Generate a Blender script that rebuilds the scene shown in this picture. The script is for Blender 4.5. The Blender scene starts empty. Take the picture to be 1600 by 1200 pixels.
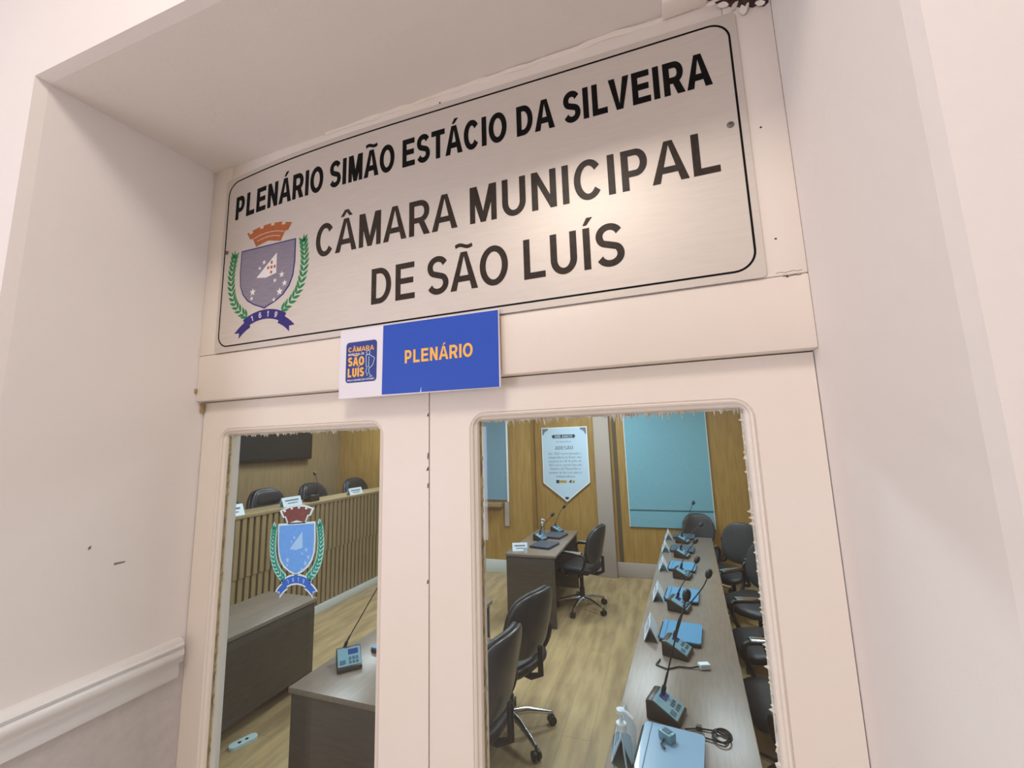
import bpy, bmesh, math, random
from mathutils import Vector, Matrix
random.seed(7)
S = bpy.context.scene
COL = S.collection
R = math.radians

# ------------------------------------------------------------------ camera
cam = bpy.data.cameras.new('camera')
cam.sensor_width = 36.0
cam.lens = 642.1 / 1600 * 36
cam.clip_start = 0.02
co = bpy.data.objects.new('camera', cam)
COL.objects.link(co)
yaw, pitch, roll = R(19.216), R(8.320), R(-1.6387)
fw = Vector((-math.sin(yaw) * math.cos(pitch), math.cos(yaw) * math.cos(pitch), math.sin(pitch)))
r0 = fw.cross(Vector((0, 0, 1))).normalized()
u0 = r0.cross(fw)
rt = r0 * math.cos(roll) + u0 * math.sin(roll)
up = -r0 * math.sin(roll) + u0 * math.cos(roll)
m3 = Matrix((rt, up, -fw)).transposed()
co.matrix_world = Matrix.Translation((0, 0, 1.95)) @ m3.to_4x4()
S.camera = co

# ------------------------------------------------------------------ world, lights, exposure
w = bpy.data.worlds.new('world')
S.world = w
w.use_nodes = True
bg = w.node_tree.nodes['Background']
bg.inputs[0].default_value = (0.90, 0.915, 1.0, 1)
bg.inputs[1].default_value = 1.36


def area(name, loc, direction, sx, sy, power, color, shape='RECTANGLE'):
    l = bpy.data.lights.new(name, 'AREA')
    l.shape = shape
    l.size = sx
    if shape in ('RECTANGLE', 'ELLIPSE'):
        l.size_y = sy
    l.energy = power
    l.color = color
    o = bpy.data.objects.new(name, l)
    o.location = loc
    o.rotation_euler = Vector(direction).to_track_quat('-Z', 'Y').to_euler()
    COL.objects.link(o)
    return o


# hall: the ceiling lamp above the entrance and daylight from the hall's far windows
area('hall_ceiling_lamp', (-0.35, -0.64, 3.95), (0, 0, -1), 0.80, 0.80, 27, (1.0, 0.89, 0.79), 'DISK')
area('hall_window_daylight', (-3.5, -4.1, 1.35), (0.25, 1, 0.0), 1.7, 1.8, 60, (0.78, 0.80, 1.0))
# chamber: cool ceiling panels
for i, (x, y, p) in enumerate(((-4.3, 5.1, 36), (-3.2, 3.0, 28), (-0.9, 5.2, 38), (-0.9, 2.9, 36), (0.9, 4.2, 31))):
    area('chamber_ceiling_panel', (x, y, 2.96), (0, 0, -1), 0.9, 0.6, p, (0.80, 0.92, 1.0))

S.view_settings.view_transform = 'Standard'
S.view_settings.look = 'None'
S.view_settings.gamma = 1.0
S.view_settings.use_curve_mapping = False
S.view_settings.exposure = 0.22


# ------------------------------------------------------------------ materials
def mat(name, color, rough=0.6, metal=0.0, var=0.0, vscale=8.0, bump=0.0, bscale=60.0, stretch=None, color2=None, spec=None, coat=0.0):
    m = bpy.data.materials.new(name)
    m.use_nodes = True
    nt = m.node_tree
    b = nt.nodes['Principled BSDF']
    b.inputs['Base Color'].default_value = (*color, 1)
    b.inputs['Roughness'].default_value = rough
    b.inputs['Metallic'].default_value = metal
    if spec is not None:
        b.inputs['Specular IOR Level'].default_value = spec
    if coat:
        b.inputs['Coat Weight'].default_value = coat
    tc = nt.nodes.new('ShaderNodeTexCoord')
    mp = nt.nodes.new('ShaderNodeMapping')
    nt.links.new(tc.outputs['Object'], mp.inputs[0])
    if stretch:
        mp.inputs['Scale'].default_value = stretch
    if var or color2:
        n = nt.nodes.new('ShaderNodeTexNoise')
        n.inputs['Scale'].default_value = vscale
        n.inputs['Detail'].default_value = 5
        nt.links.new(mp.outputs[0], n.inputs['Vector'])
        cr = nt.nodes.new('ShaderNodeValToRGB')
        cr.color_ramp.elements[0].position = 0.3
        cr.color_ramp.elements[1].position = 0.7
        if color2 is None:
            color2 = tuple(min(1, c * (1 + var)) for c in color)
            c1 = tuple(c * (1 - var) for c in color)
        else:
            c1 = color
        cr.color_ramp.elements[0].color = (*c1, 1)
        cr.color_ramp.elements[1].color = (*color2, 1)
        nt.links.new(n.outputs['Fac'], cr.inputs[0])
        nt.links.new(cr.outputs[0], b.inputs['Base Color'])
    if bump:
        n2 = nt.nodes.new('ShaderNodeTexNoise')
        n2.inputs['Scale'].default_value = bscale
        n2.inputs['Detail'].default_value = 4
        nt.links.new(mp.outputs[0], n2.inputs['Vector'])
        bp = nt.nodes.new('ShaderNodeBump')
        bp.inputs['Strength'].default_value = bump
        bp.inputs['Distance'].default_value = 0.01
        nt.links.new(n2.outputs['Fac'], bp.inputs['Height'])
        nt.links.new(bp.outputs[0], b.inputs['Normal'])
    return m


M = {}
M['hall_wall'] = mat('hall_wall', (0.83, 0.775, 0.74), 0.7, var=0.012, vscale=3, bump=0.12, bscale=28)
M['dado'] = mat('dado_paint', (0.57, 0.525, 0.50), 0.6, var=0.05, vscale=40, bump=0.15, bscale=40)
M['door_paint'] = mat('door_paint', (0.84, 0.765, 0.70), 0.42, color2=(0.83, 0.745, 0.655), vscale=4, bump=0.1, bscale=22)
M['rail_paint'] = mat('rail_paint', (0.83, 0.80, 0.78), 0.4, bump=0.1, bscale=25)
M['hall_floor'] = mat('hall_floor', (0.82, 0.72, 0.58), 0.35, var=0.1, vscale=4)
M['hall_ceiling'] = mat('hall_ceiling', (0.80, 0.77, 0.74), 0.8)
M['steel'] = mat('sign_steel', (0.70, 0.645, 0.59), 0.42, metal=0.45, var=0.03, vscale=14, stretch=(1, 1, 9))
M['vinyl_black'] = mat('black_vinyl', (0.004, 0.004, 0.004), 0.5, spec=0.12)
M['vinyl_glare'] = mat('black_vinyl_glare', (0.030, 0.019, 0.013), 0.36, var=0.35, vscale=60, spec=0.3)  # lower rows of black letters; their brownish glare is put into this colour
M['vinyl_orange'] = mat('orange_vinyl', (0.44, 0.115, 0.025), 0.5, var=0.12, vscale=70)
M['vinyl_grey'] = mat('shield_print', (0.20, 0.175, 0.235), 0.5, color2=(0.29, 0.26, 0.32), vscale=60, stretch=(0.4, 1, 6))
M['vinyl_green'] = mat('green_vinyl', (0.008, 0.22, 0.07), 0.5)
M['vinyl_navy'] = mat('navy_vinyl', (0.022, 0.012, 0.17), 0.5)
M['vinyl_white'] = mat('white_vinyl', (0.80, 0.78, 0.76), 0.5)
M['sign_blue'] = mat('sign_blue', (0.012, 0.075, 0.50), 0.5, var=0.04, vscale=120)
M['sign_white'] = mat('sign_white', (0.82, 0.79, 0.86), 0.5)
M['sign_yellow'] = mat('sign_yellow', (0.95, 0.50, 0.09), 0.5)
M['badge_blue'] = mat('badge_blue', (0.02, 0.045, 0.26), 0.5)
M['tape_brown'] = mat('tape_brown', (0.40, 0.27, 0.13), 0.7)
M['stk_blue'] = mat('sticker_blue', (0.12, 0.36, 0.85), 0.45, var=0.06, vscale=90)
M['stk_blue2'] = mat('sticker_light_blue', (0.34, 0.60, 0.92), 0.45)
M['stk_pale'] = mat('sticker_pale', (0.62, 0.80, 0.88), 0.5)
M['stk_teal'] = mat('sticker_teal', (0.34, 0.68, 0.66), 0.5)
M['stk_green'] = mat('sticker_green', (0.0, 0.24, 0.16), 0.5)
M['stk_red'] = mat('sticker_brown', (0.17, 0.045, 0.03), 0.5, var=0.2, vscale=90)
M['stk_deep'] = mat('sticker_ribbon', (0.02, 0.12, 0.55), 0.5)
M['putty'] = mat('putty', (0.48, 0.42, 0.30), 0.7, color2=(0.78, 0.76, 0.70), vscale=45, bump=0.4, bscale=90)
M['putty_dark'] = mat('old_putty', (0.15, 0.12, 0.05), 0.8, color2=(0.42, 0.34, 0.18), vscale=30, bump=0.4, bscale=70)
M['gap'] = mat('dark_joint', (0.05, 0.035, 0.025), 0.9)
M['cavity'] = mat('broken_plaster', (0.02, 0.012, 0.010), 0.9, color2=(0.10, 0.05, 0.04), vscale=60, bump=0.8, bscale=50)
M['flake'] = mat('paint_flake', (0.72, 0.66, 0.58), 0.6)
M['scuff'] = mat('scuff', (0.25, 0.2, 0.19), 0.8)
# chamber
M['wood_wall'] = mat('golden_wood_panel', (0.31, 0.175, 0.040), 0.45, color2=(0.42, 0.255, 0.07), vscale=5, stretch=(6, 6, 0.6))
M['wood_olive'] = mat('veneer_panel', (0.25, 0.175, 0.085), 0.5, color2=(0.33, 0.23, 0.115), vscale=5, stretch=(6, 6, 0.6))
M['slat'] = mat('slat_wood', (0.27, 0.20, 0.095), 0.5, color2=(0.34, 0.25, 0.12), vscale=9, stretch=(8, 8, 0.7))
M['slat_back'] = mat('slat_groove', (0.10, 0.07, 0.035), 0.7)
M['plaster'] = mat('grey_plaster', (0.41, 0.345, 0.295), 0.7, bump=0.1, bscale=30)
M['white_trim'] = mat('white_trim', (0.62, 0.66, 0.63), 0.5)
M['teal'] = mat('teal_blind', (0.17, 0.39, 0.47), 0.55, var=0.05, vscale=50)
M['teal_dark'] = mat('blind_bar', (0.06, 0.19, 0.23), 0.5)
M['blind_blue'] = mat('grey_blue_blind', (0.17, 0.30, 0.38), 0.55, var=0.05, vscale=50)
M['laminate'] = mat('desk_laminate', (0.18, 0.145, 0.115), 0.30, color2=(0.24, 0.19, 0.145), vscale=9, stretch=(9, 0.8, 9))
M['laminate_dk'] = mat('dark_panel', (0.055, 0.042, 0.030), 0.5, color2=(0.08, 0.06, 0.042), vscale=9, stretch=(1, 1, 6))
M['edge'] = mat('desk_edge', (0.26, 0.23, 0.20), 0.4)
M['black_fabric'] = mat('black_leather', (0.022, 0.022, 0.024), 0.42, bump=0.15, bscale=120)
M['shell'] = mat('chair_shell', (0.045, 0.045, 0.048), 0.3)
M['plastic'] = mat('black_plastic', (0.012, 0.012, 0.013), 0.4)
M['chrome'] = mat('chrome', (0.82, 0.84, 0.87), 0.16, metal=1.0)
M['screw_metal'] = mat('screw_metal', (0.22, 0.20, 0.19), 0.45, metal=0.8)
M['paper'] = mat('paper', (0.66, 0.76, 0.84), 0.6)
M['pad'] = mat('laptop_lid', (0.10, 0.27, 0.46), 0.25, coat=0.4)  # blue light reflected by the glossy lid is put into its colour
M['lid_sheen'] = mat('sheen_lid', (0.27, 0.44, 0.62), 0.22, coat=0.4)  # lighter lid copy; the nearest laptop's stronger reflection is put into the colour
M['pad_dk'] = mat('dark_lid', (0.06, 0.085, 0.12), 0.3)
M['console'] = mat('console_body', (0.035, 0.025, 0.018), 0.35)
M['console_top'] = mat('console_face', (0.16, 0.34, 0.42), 0.3)
M['display'] = mat('console_display', (0.01, 0.04, 0.22), 0.2)
M['key'] = mat('console_key', (0.04, 0.10, 0.16), 0.4)
M['screen'] = mat('screen_black', (0.018, 0.018, 0.018), 0.25)
M['outlet'] = mat('floor_outlet', (0.55, 0.72, 0.74), 0.4)
M['ink'] = mat('ink', (0.03, 0.03, 0.045), 0.6)
M['ink_grey'] = mat('ink_grey', (0.16, 0.18, 0.22), 0.6)
M['banner'] = mat('banner_vinyl', (0.50, 0.66, 0.78), 0.5)
M['banner_white'] = mat('banner_border', (0.78, 0.84, 0.86), 0.5)
M['gold'] = mat('gold_print', (0.42, 0.30, 0.06), 0.5)
M['room_ceiling'] = mat('room_ceiling', (0.7, 0.7, 0.7), 0.8)


def glass_mat(name, tint, refl=1.0, ior=1.5):
    m = bpy.data.materials.new(name)
    m.use_nodes = True
    nt = m.node_tree
    nt.nodes.clear()
    out = nt.nodes.new('ShaderNodeOutputMaterial')
    mix = nt.nodes.new('ShaderNodeMixShader')
    tr = nt.nodes.new('ShaderNodeBsdfTransparent')
    gl = nt.nodes.new('ShaderNodeBsdfGlossy')
    fr = nt.nodes.new('ShaderNodeFresnel')
    fr.inputs['IOR'].default_value = ior
    tr.inputs['Color'].default_value = (*tint, 1)
    gl.inputs['Roughness'].default_value = 0.02
    ge = nt.nodes.new('ShaderNodeNewGeometry')
    inv = nt.nodes.new('ShaderNodeMath')
    inv.operation = 'SUBTRACT'
    inv.inputs[0].default_value = 1.0
    nt.links.new(ge.outputs['Backfacing'], inv.inputs[1])
    mul = nt.nodes.new('ShaderNodeMath')
    mul.operation = 'MULTIPLY'
    nt.links.new(fr.outputs[0], mul.inputs[0])
    nt.links.new(inv.outputs[0], mul.inputs[1])
    nt.links.new(mul.outputs[0], mix.inputs[0])
    nt.links.new(tr.outputs[0], mix.inputs[1])
    nt.links.new(gl.outputs[0], mix.inputs[2])
    nt.links.new(mix.outputs[0], out.inputs[0])
    return m


M['glass'] = glass_mat('window_glass', (0.97, 0.985, 0.98))
M['bottle'] = glass_mat('clear_plastic', (0.78, 0.88, 0.94), ior=1.4)


def floor_mat():
    m = mat('plank_floor', (0.42, 0.32, 0.17), 0.36)
    nt = m.node_tree
    b = nt.nodes['Principled BSDF']
    tc = nt.nodes.new('ShaderNodeTexCoord')
    mp = nt.nodes.new('ShaderNodeMapping')
    mp.inputs['Rotation'].default_value = (0, 0, R(90))
    nt.links.new(tc.outputs['Object'], mp.inputs[0])
    br = nt.nodes.new('ShaderNodeTexBrick')
    br.inputs['Scale'].default_value = 1.0
    br.inputs['Brick Width'].default_value = 1.2
    br.inputs['Row Height'].default_value = 0.19
    br.inputs['Mortar Size'].default_value = 0.002
    br.inputs['Color1'].default_value = (0.45, 0.325, 0.165, 1)
    br.inputs['Color2'].default_value = (0.40, 0.29, 0.15, 1)
    br.inputs['Mortar'].default_value = (0.28, 0.21, 0.12, 1)
    nt.links.new(mp.outputs[0], br.inputs['Vector'])
    mp2 = nt.nodes.new('ShaderNodeMapping')
    mp2.inputs['Scale'].default_value = (9, 1.6, 1)
    nt.links.new(tc.outputs['Object'], mp2.inputs[0])
    n = nt.nodes.new('ShaderNodeTexNoise')
    n.inputs['Scale'].default_value = 1.3
    n.inputs['Detail'].default_value = 6
    nt.links.new(mp2.outputs[0], n.inputs['Vector'])
    cr = nt.nodes.new('ShaderNodeValToRGB')
    cr.color_ramp.elements[0].position = 0.35
    cr.color_ramp.elements[0].color = (0.72, 0.70, 0.68, 1)
    cr.color_ramp.elements[1].position = 0.62
    cr.color_ramp.elements[1].color = (1.1, 1.1, 1.05, 1)
    nt.links.new(n.outputs['Fac'], cr.inputs[0])
    mx = nt.nodes.new('ShaderNodeMixRGB')
    mx.blend_type = 'MULTIPLY'
    mx.inputs[0].default_value = 1
    nt.links.new(br.outputs['Color'], mx.inputs[1])
    nt.links.new(cr.outputs[0], mx.inputs[2])
    nt.links.new(mx.outputs[0], b.inputs['Base Color'])
    return m


M['plank'] = floor_mat()


# ------------------------------------------------------------------ helpers
def nbm():
    return bmesh.new()


def box(bm, x0, x1, y0, y1, z0, z1, bevel=0.0, seg=2, M4=None):
    vs = [bm.verts.new((x, y, z)) for x in (x0, x1) for y in (y0, y1) for z in (z0, z1)]
    idx = ((0, 1, 3, 2), (4, 6, 7, 5), (0, 4, 5, 1), (2, 3, 7, 6), (0, 2, 6, 4), (1, 5, 7, 3))
    fs = [bm.faces.new([vs[i] for i in f]) for f in idx]
    if M4 is not None:
        bmesh.ops.transform(bm, matrix=M4, verts=vs)
    if bevel:
        es = list({e for f in fs for e in f.edges})
        bmesh.ops.bevel(bm, geom=es, offset=bevel, segments=seg, profile=0.5, affect='EDGES')


def prism(bm, poly, y0, y1):
    """polygon in x,z extruded between depths y0 (front) and y1"""
    a = [bm.verts.new((x, y0, z)) for x, z in poly]
    b = [bm.verts.new((x, y1, z)) for x, z in poly]
    n = len(poly)
    bm.faces.new(a)
    bm.faces.new(b[::-1])
    for i in range(n):
        j = (i + 1) % n
        bm.faces.new((a[i], b[i], b[j], a[j]))


def prism_x(bm, poly, x0, x1):
    """polygon in y,z extruded along x"""
    a = [bm.verts.new((x0, y, z)) for y, z in poly]
    b = [bm.verts.new((x1, y, z)) for y, z in poly]
    n = len(poly)
    bm.faces.new(a)
    bm.faces.new(b[::-1])
    for i in range(n):
        j = (i + 1) % n
        bm.faces.new((a[i], b[i], b[j], a[j]))


def tube(bm, pts, rad, seg=10, closed=False):
    pts = [Vector(p) for p in pts]
    n = len(pts)
    rads = rad if isinstance(rad, (list, tuple)) else [rad] * n
    rings = []
    ref = None
    for i in range(n):
        if closed:
            t = (pts[(i + 1) % n] - pts[i - 1]).normalized()
        else:
            t = (pts[min(i + 1, n - 1)] - pts[max(i - 1, 0)]).normalized()
        if ref is None:
            ref = Vector((0, 0, 1)) if abs(t.z) < 0.9 else Vector((1, 0, 0))
        a = (ref - t * ref.dot(t)).normalized()
        b = t.cross(a)
        ref = a
        rings.append([bm.verts.new(pts[i] + (a * math.cos(2 * math.pi * k / seg) + b * math.sin(2 * math.pi * k / seg)) * rads[i]) for k in range(seg)])
    for i in range(n if closed else n - 1):
        p, q = rings[i], rings[(i + 1) % n]
        for k in range(seg):
            bm.faces.new((p[k], p[(k + 1) % seg], q[(k + 1) % seg], q[k]))
    if not closed:
        bm.faces.new(rings[0][::-1])
        bm.faces.new(rings[-1])


def lathe(bm, prof, c=(0, 0, 0), seg=20):
    rings = []
    for r, z in prof:
        rings.append([bm.verts.new((c[0] + r * math.cos(2 * math.pi * k / seg), c[1] + r * math.sin(2 * math.pi * k / seg), c[2] + z)) for k in range(seg)])
    for i in range(len(rings) - 1):
        for k in range(seg):
            bm.faces.new((rings[i][k], rings[i][(k + 1) % seg], rings[i + 1][(k + 1) % seg], rings[i + 1][k]))
    bm.faces.new(rings[0][::-1])
    bm.faces.new(rings[-1])


def pillow(bm, sx, sy, sz, c, f=None, e=0.35, nu=28, nv=14):
    """superellipsoid cushion; f bends each point"""
    def sp(v, p):
        return math.copysign(abs(v) ** p, v)
    rings = []
    for j in range(1, nv):
        ph = -math.pi / 2 + math.pi * j / nv
        ring = []
        for i in range(nu):
            th = 2 * math.pi * i / nu
            p = Vector((sx * sp(math.cos(ph), 0.6) * sp(math.cos(th), e), sy * sp(math.cos(ph), 0.6) * sp(math.sin(th), e), sz * sp(math.sin(ph), 0.6)))
            if f:
                p = f(p)
            ring.append(bm.verts.new(p + Vector(c)))
        rings.append(ring)
    for j in range(len(rings) - 1):
        for i in range(nu):
            bm.faces.new((rings[j][i], rings[j][(i + 1) % nu], rings[j + 1][(i + 1) % nu], rings[j + 1][i]))
    bm.faces.new(rings[0][::-1])
    bm.faces.new(rings[-1])


def obj(name, bm, m, parent=None, loc=None, world=False, sharp=35, smooth=True):
    """link one mesh; world=True: verts are in world coordinates and get shifted to the parent / loc"""
    off = Vector((0, 0, 0))
    if parent is not None and world:
        p = parent
        while p is not None:
            off += p.location
            p = p.parent
    if loc is not None and world:
        off += Vector(loc)
    if world and off.length:
        bmesh.ops.translate(bm, verts=bm.verts, vec=-off)
    bmesh.ops.recalc_face_normals(bm, faces=bm.faces)
    me = bpy.data.meshes.new(name)
    bm.to_mesh(me)
    bm.free()
    if smooth:
        me.polygons.foreach_set('use_smooth', [True] * len(me.polygons))
        me.set_sharp_from_angle(angle=R(sharp))
    me.materials.append(M[m] if isinstance(m, str) else m)
    o = bpy.data.objects.new(name, me)
    COL.objects.link(o)
    if parent is not None:
        o.parent = parent
    if loc is not None:
        o.location = loc
    return o


def tag(o, label, cat, group=None):
    o['label'] = label
    o['category'] = cat
    if group:
        o['group'] = group
    return o


def thing(name, label, cat, loc=(0, 0, 0), rotz=0.0, group=None):
    o = bpy.data.objects.new(name, None)
    o.empty_display_size = 0.1
    COL.objects.link(o)
    o.location = loc
    o.rotation_euler = (0, 0, rotz)
    return tag(o, label, cat, group)


def struct(o):
    o['kind'] = 'structure'
    return o


def dup(root, loc, rotz, label, group=None):
    def rec(o, parent):
        c = o.copy()
        COL.objects.link(c)
        c.parent = parent
        for ch in list(o.children):
            rec(ch, c)
        return c
    r = rec(root, None)
    r.location = loc
    r.rotation_euler = (0, 0, rotz)
    r['label'] = label
    if group:
        r['group'] = group
    return r


def rrect(x0, x1, z0, z1, r, n=6):
    pts = []
    for cx, cz, a0 in ((x1 - r, z1 - r, 0), (x0 + r, z1 - r, 90), (x0 + r, z0 + r, 180), (x1 - r, z0 + r, 270)):
        for k in range(n + 1):
            a = R(a0 + 90 * k / n)
            pts.append((cx + r * math.cos(a), cz + r * math.sin(a)))
    return pts


def loft(bm, loops, cap_last=False):
    """loops: lists of (x,y,z) with equal counts, bridged one after another; returns vert rings"""
    rings = [[bm.verts.new(p) for p in l] for l in loops]
    for a, b in zip(rings, rings[1:]):
        n = len(a)
        for i in range(n):
            bm.faces.new((a[i], a[(i + 1) % n], b[(i + 1) % n], b[i]))
    return rings


def fill_between(bm, outer, inner):
    """planar region between an outer ring and a hole, both vert rings"""
    es = []
    for ring in (outer, inner):
        for i in range(len(ring)):
            a, b = ring[i], ring[(i + 1) % len(ring)]
            e = bm.edges.get((a, b)) or bm.edges.new((a, b))
            es.append(e)
    bmesh.ops.triangle_fill(bm, use_beauty=True, use_dissolve=False, edges=es)


# ------------------------------------------------------------------ lettering
ADV = dict(P=667, L=611, E=667, N=722, A=722, R=722, I=278, O=778, S=667, M=833, T=611, C=722, D=722, V=667, U=722, F=611)
ADV.update({'1': 556, '6': 556, '9': 556, '0': 556, '2': 556, ' ': 278})
BASE = {'Á': ('A', 'acute'), 'Í': ('I', 'acute'), 'Ã': ('A', 'tilde'), 'Â': ('A', 'circ')}


def ribbon(pts, s, t, closed=False):
    n = len(pts)
    L, Rr = [], []
    for i in range(n):
        a = pts[i - 1] if (closed or i > 0) else pts[i]
        b = pts[(i + 1) % n] if (closed or i < n - 1) else pts[i]
        dx, dz = b[0] - a[0], b[1] - a[1]
        d = math.hypot(dx, dz) or 1
        dx, dz = dx / d, dz / d
        h = 0.5 * math.sqrt((s * dz) ** 2 + (t * dx) ** 2)
        L.append((pts[i][0] - dz * h, pts[i][1] + dx * h))
        Rr.append((pts[i][0] + dz * h, pts[i][1] - dx * h))
    q = []
    for i in range(n if closed else n - 1):
        j = (i + 1) % n
        q.append([L[i], Rr[i], Rr[j], L[j]])
    return q


def arc(cx, cz, rx, rz, a0, a1, n=14):
    return [(cx + rx * math.cos(R(a0 + (a1 - a0) * k / n)), cz + rz * math.sin(R(a0 + (a1 - a0) * k / n))) for k in range(n + 1)]


def glyph(ch, s, t):
    acc = None
    if ch in BASE:
        ch, acc = BASE[ch]
    adv = ADV[ch] / 716
    q = []

    def rect(x0, x1, z0, z1):
        q.append([(x0, z0), (x1, z0), (x1, z1), (x0, z1)])
    lb = 0.10
    w_ = adv - 0.14
    x0, x1 = lb, lb + w_ - 0.06
    if ch in 'PLENRMTDUFI':
        pass
    if ch == 'I':
        rect(adv / 2 - s / 2, adv / 2 + s / 2, 0, 1)
    elif ch == 'L':
        rect(x0, x0 + s, 0, 1); rect(x0 + s, x1 + 0.03, 0, t)
    elif ch in 'EF':
        rect(x0, x0 + s, 0, 1); rect(x0 + s, x1 + 0.02, 1 - t, 1); rect(x0 + s, x1 - 0.02, 0.49 - t / 2 + 0.02, 0.49 + t / 2 + 0.02)
        if ch == 'E':
            rect(x0 + s, x1 + 0.04, 0, t)
    elif ch == 'T':
        rect(0.03, adv - 0.03, 1 - t, 1); rect(adv / 2 - s / 2, adv / 2 + s / 2, 0, 1 - t)
    elif ch == 'N':
        rect(x0, x0 + s, 0, 1); rect(x1 - s, x1, 0, 1)
        q.append([(x0, 1), (x1 - s * 1.0, 0), (x1, 0), (x0 + s, 1)])
    elif ch == 'M':
        rect(x0, x0 + s * 0.94, 0, 1); rect(x1 - s * 0.94, x1, 0, 1)
        c = (x0 + x1) / 2
        q.append([(x0, 1), (c - s * 0.45, 0), (c + s * 0.45, 0), (x0 + s * 1.25, 1)])
        q.append([(x1 - s * 1.25, 1), (c - s * 0.45, 0), (c + s * 0.45, 0), (x1, 1)])
    elif ch == 'A':
        c = adv / 2; a, b = 0.01, adv - 0.01
        q.append([(a, 0), (a + s * 1.08, 0), (c + s * 0.16, 1), (c - s * 0.56, 1)])
        q.append([(b - s * 1.08, 0), (b, 0), (c + s * 0.56, 1), (c - s * 0.16, 1)])
        rect(a + s * 1.0, b - s * 1.0, 0.22, 0.22 + t)
    elif ch == 'V':
        c = adv / 2; a, b = 0.01, adv - 0.01
        q.append([(a, 1), (c - s * 0.56, 0), (c + s * 0.16, 0), (a + s * 1.08, 1)])
        q.append([(b - s * 1.08, 1), (c - s * 0.16, 0), (c + s * 0.56, 0), (b, 1)])
    elif ch in 'O0':
        p = 0.06
        q += ribbon(arc(adv / 2, 0.5, adv / 2 - p - s / 2, 0.515 - t / 2, 0, 360, 40)[:-1], s, t, True)
    elif ch == 'C':
        q += ribbon(arc(adv / 2 + 0.01, 0.5, adv / 2 - 0.06 - s / 2, 0.515 - t / 2, 38, 322, 34), s, t)
    elif ch == 'S':
        cx = adv / 2; rx = adv / 2 - 0.06 - s / 2; rz = (1.03 - t) / 4
        zu, zl = 1.015 - t / 2 - rz, -0.015 + t / 2 + rz
        P1 = arc(cx, zu, rx * 0.95, rz, 22, 232, 18)
        P2 = arc(cx, zl, rx, rz, 52, -158, 18)
        q += ribbon(P1 + P2, s, t)
    elif ch == 'D':
        rect(x0, x0 + s, 0, 1)
        k = x0 + (x1 - x0) * 0.42
        P1 = [(x0 + s * 0.9, 1 - t / 2)] + arc(k, 0.5, x1 + 0.02 - s / 2 - k, 0.5 - t / 2, 90, -90, 20) + [(x0 + s * 0.9, t / 2)]
        q += ribbon(P1, s, t)
    elif ch in 'PR':
        rect(x0, x0 + s, 0, 1)
        zc = 0.40 if ch == 'P' else 0.43
        k = x0 + (x1 - x0) * 0.55
        h = (1 - t - zc) / 2 + 0.0
        P1 = [(x0 + s * 0.9, 1 - t / 2)] + arc(k, zc + t / 2 + h - t / 4, x1 + 0.01 - s / 2 - k, (1 - t / 2 - zc - 0.0) / 2, 90, -90, 16) + [(x0 + s * 0.9, zc)]
        P1[0] = (x0 + s * 0.9, P1[1][1]); P1[-1] = (x0 + s * 0.9, P1[-2][1])
        q += ribbon(P1, s, t)
        if ch == 'R':
            q.append([(k - s * 0.55, zc + t * 0.3), (x1 - s * 1.05, 0), (x1 + s * 0.16, 0), (k + s * 0.55, zc + t * 0.3)])
    elif ch == 'U':
        cz = 0.36
        P1 = [(x0 + s / 2, 1)] + arc((x0 + x1) / 2, cz, (x1 - x0 - s) / 2, cz + 0.015 - t / 2, 180, 360, 20) + [(x1 - s / 2, 1)]
        q += ribbon(P1, s, t)
    elif ch == '1':
        rect(adv * 0.55 - s / 2, adv * 0.55 + s / 2, 0, 1)
        q.append([(adv * 0.14, 0.68), (adv * 0.55 - s / 2, 0.84), (adv * 0.55, 1), (adv * 0.14, 0.84)])
    elif ch in '69':
        c = adv / 2; rx = c - 0.06 - s / 2
        A = arc(c, 0.33, rx, 0.33 - t / 2, 0, 360, 24)[:-1]
        B = arc(c, 0.5, rx, 0.5 - t / 2, 45, 190, 14)
        if ch == '9':
            A = [(adv - x, 1 - z) for x, z in A]; B = [(adv - x, 1 - z) for x, z in B]
        q += ribbon(A, s, t, True) + ribbon(B, s, t)
    elif ch == '2':
        c = adv / 2; rx = c - 0.06 - s / 2
        q += ribbon(arc(c, 0.70, rx, 0.30 - t / 2, 165, -35, 14) + [(0.06 + s * 0.5, t / 2)], s, t)
        rect(0.05, adv - 0.05, 0, t)
    c = adv / 2
    if acc == 'acute':
        q.append([(c - s * 0.45, 1.07), (c + s * 0.10, 1.07), (c + s * 1.0, 1.25), (c + s * 0.15, 1.25)])
    elif acc == 'circ':
        q.append([(c - s * 1.35, 1.07), (c - s * 0.6, 1.07), (c, 1.20), (c, 1.27), (c - s * 0.42, 1.27)])
        q.append([(c + s * 1.35, 1.07), (c + s * 0.6, 1.07), (c, 1.20), (c, 1.27), (c + s * 0.42, 1.27)])
    elif acc == 'tilde':
        P1 = [(c + (k / 10 - 0.5) * s * 3.0, 1.16 + 0.035 * math.sin(k / 10 * 2 * math.pi)) for k in range(11)]
        q += ribbon(P1, s * 0.5, t * 0.62)
    return q, adv


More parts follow.
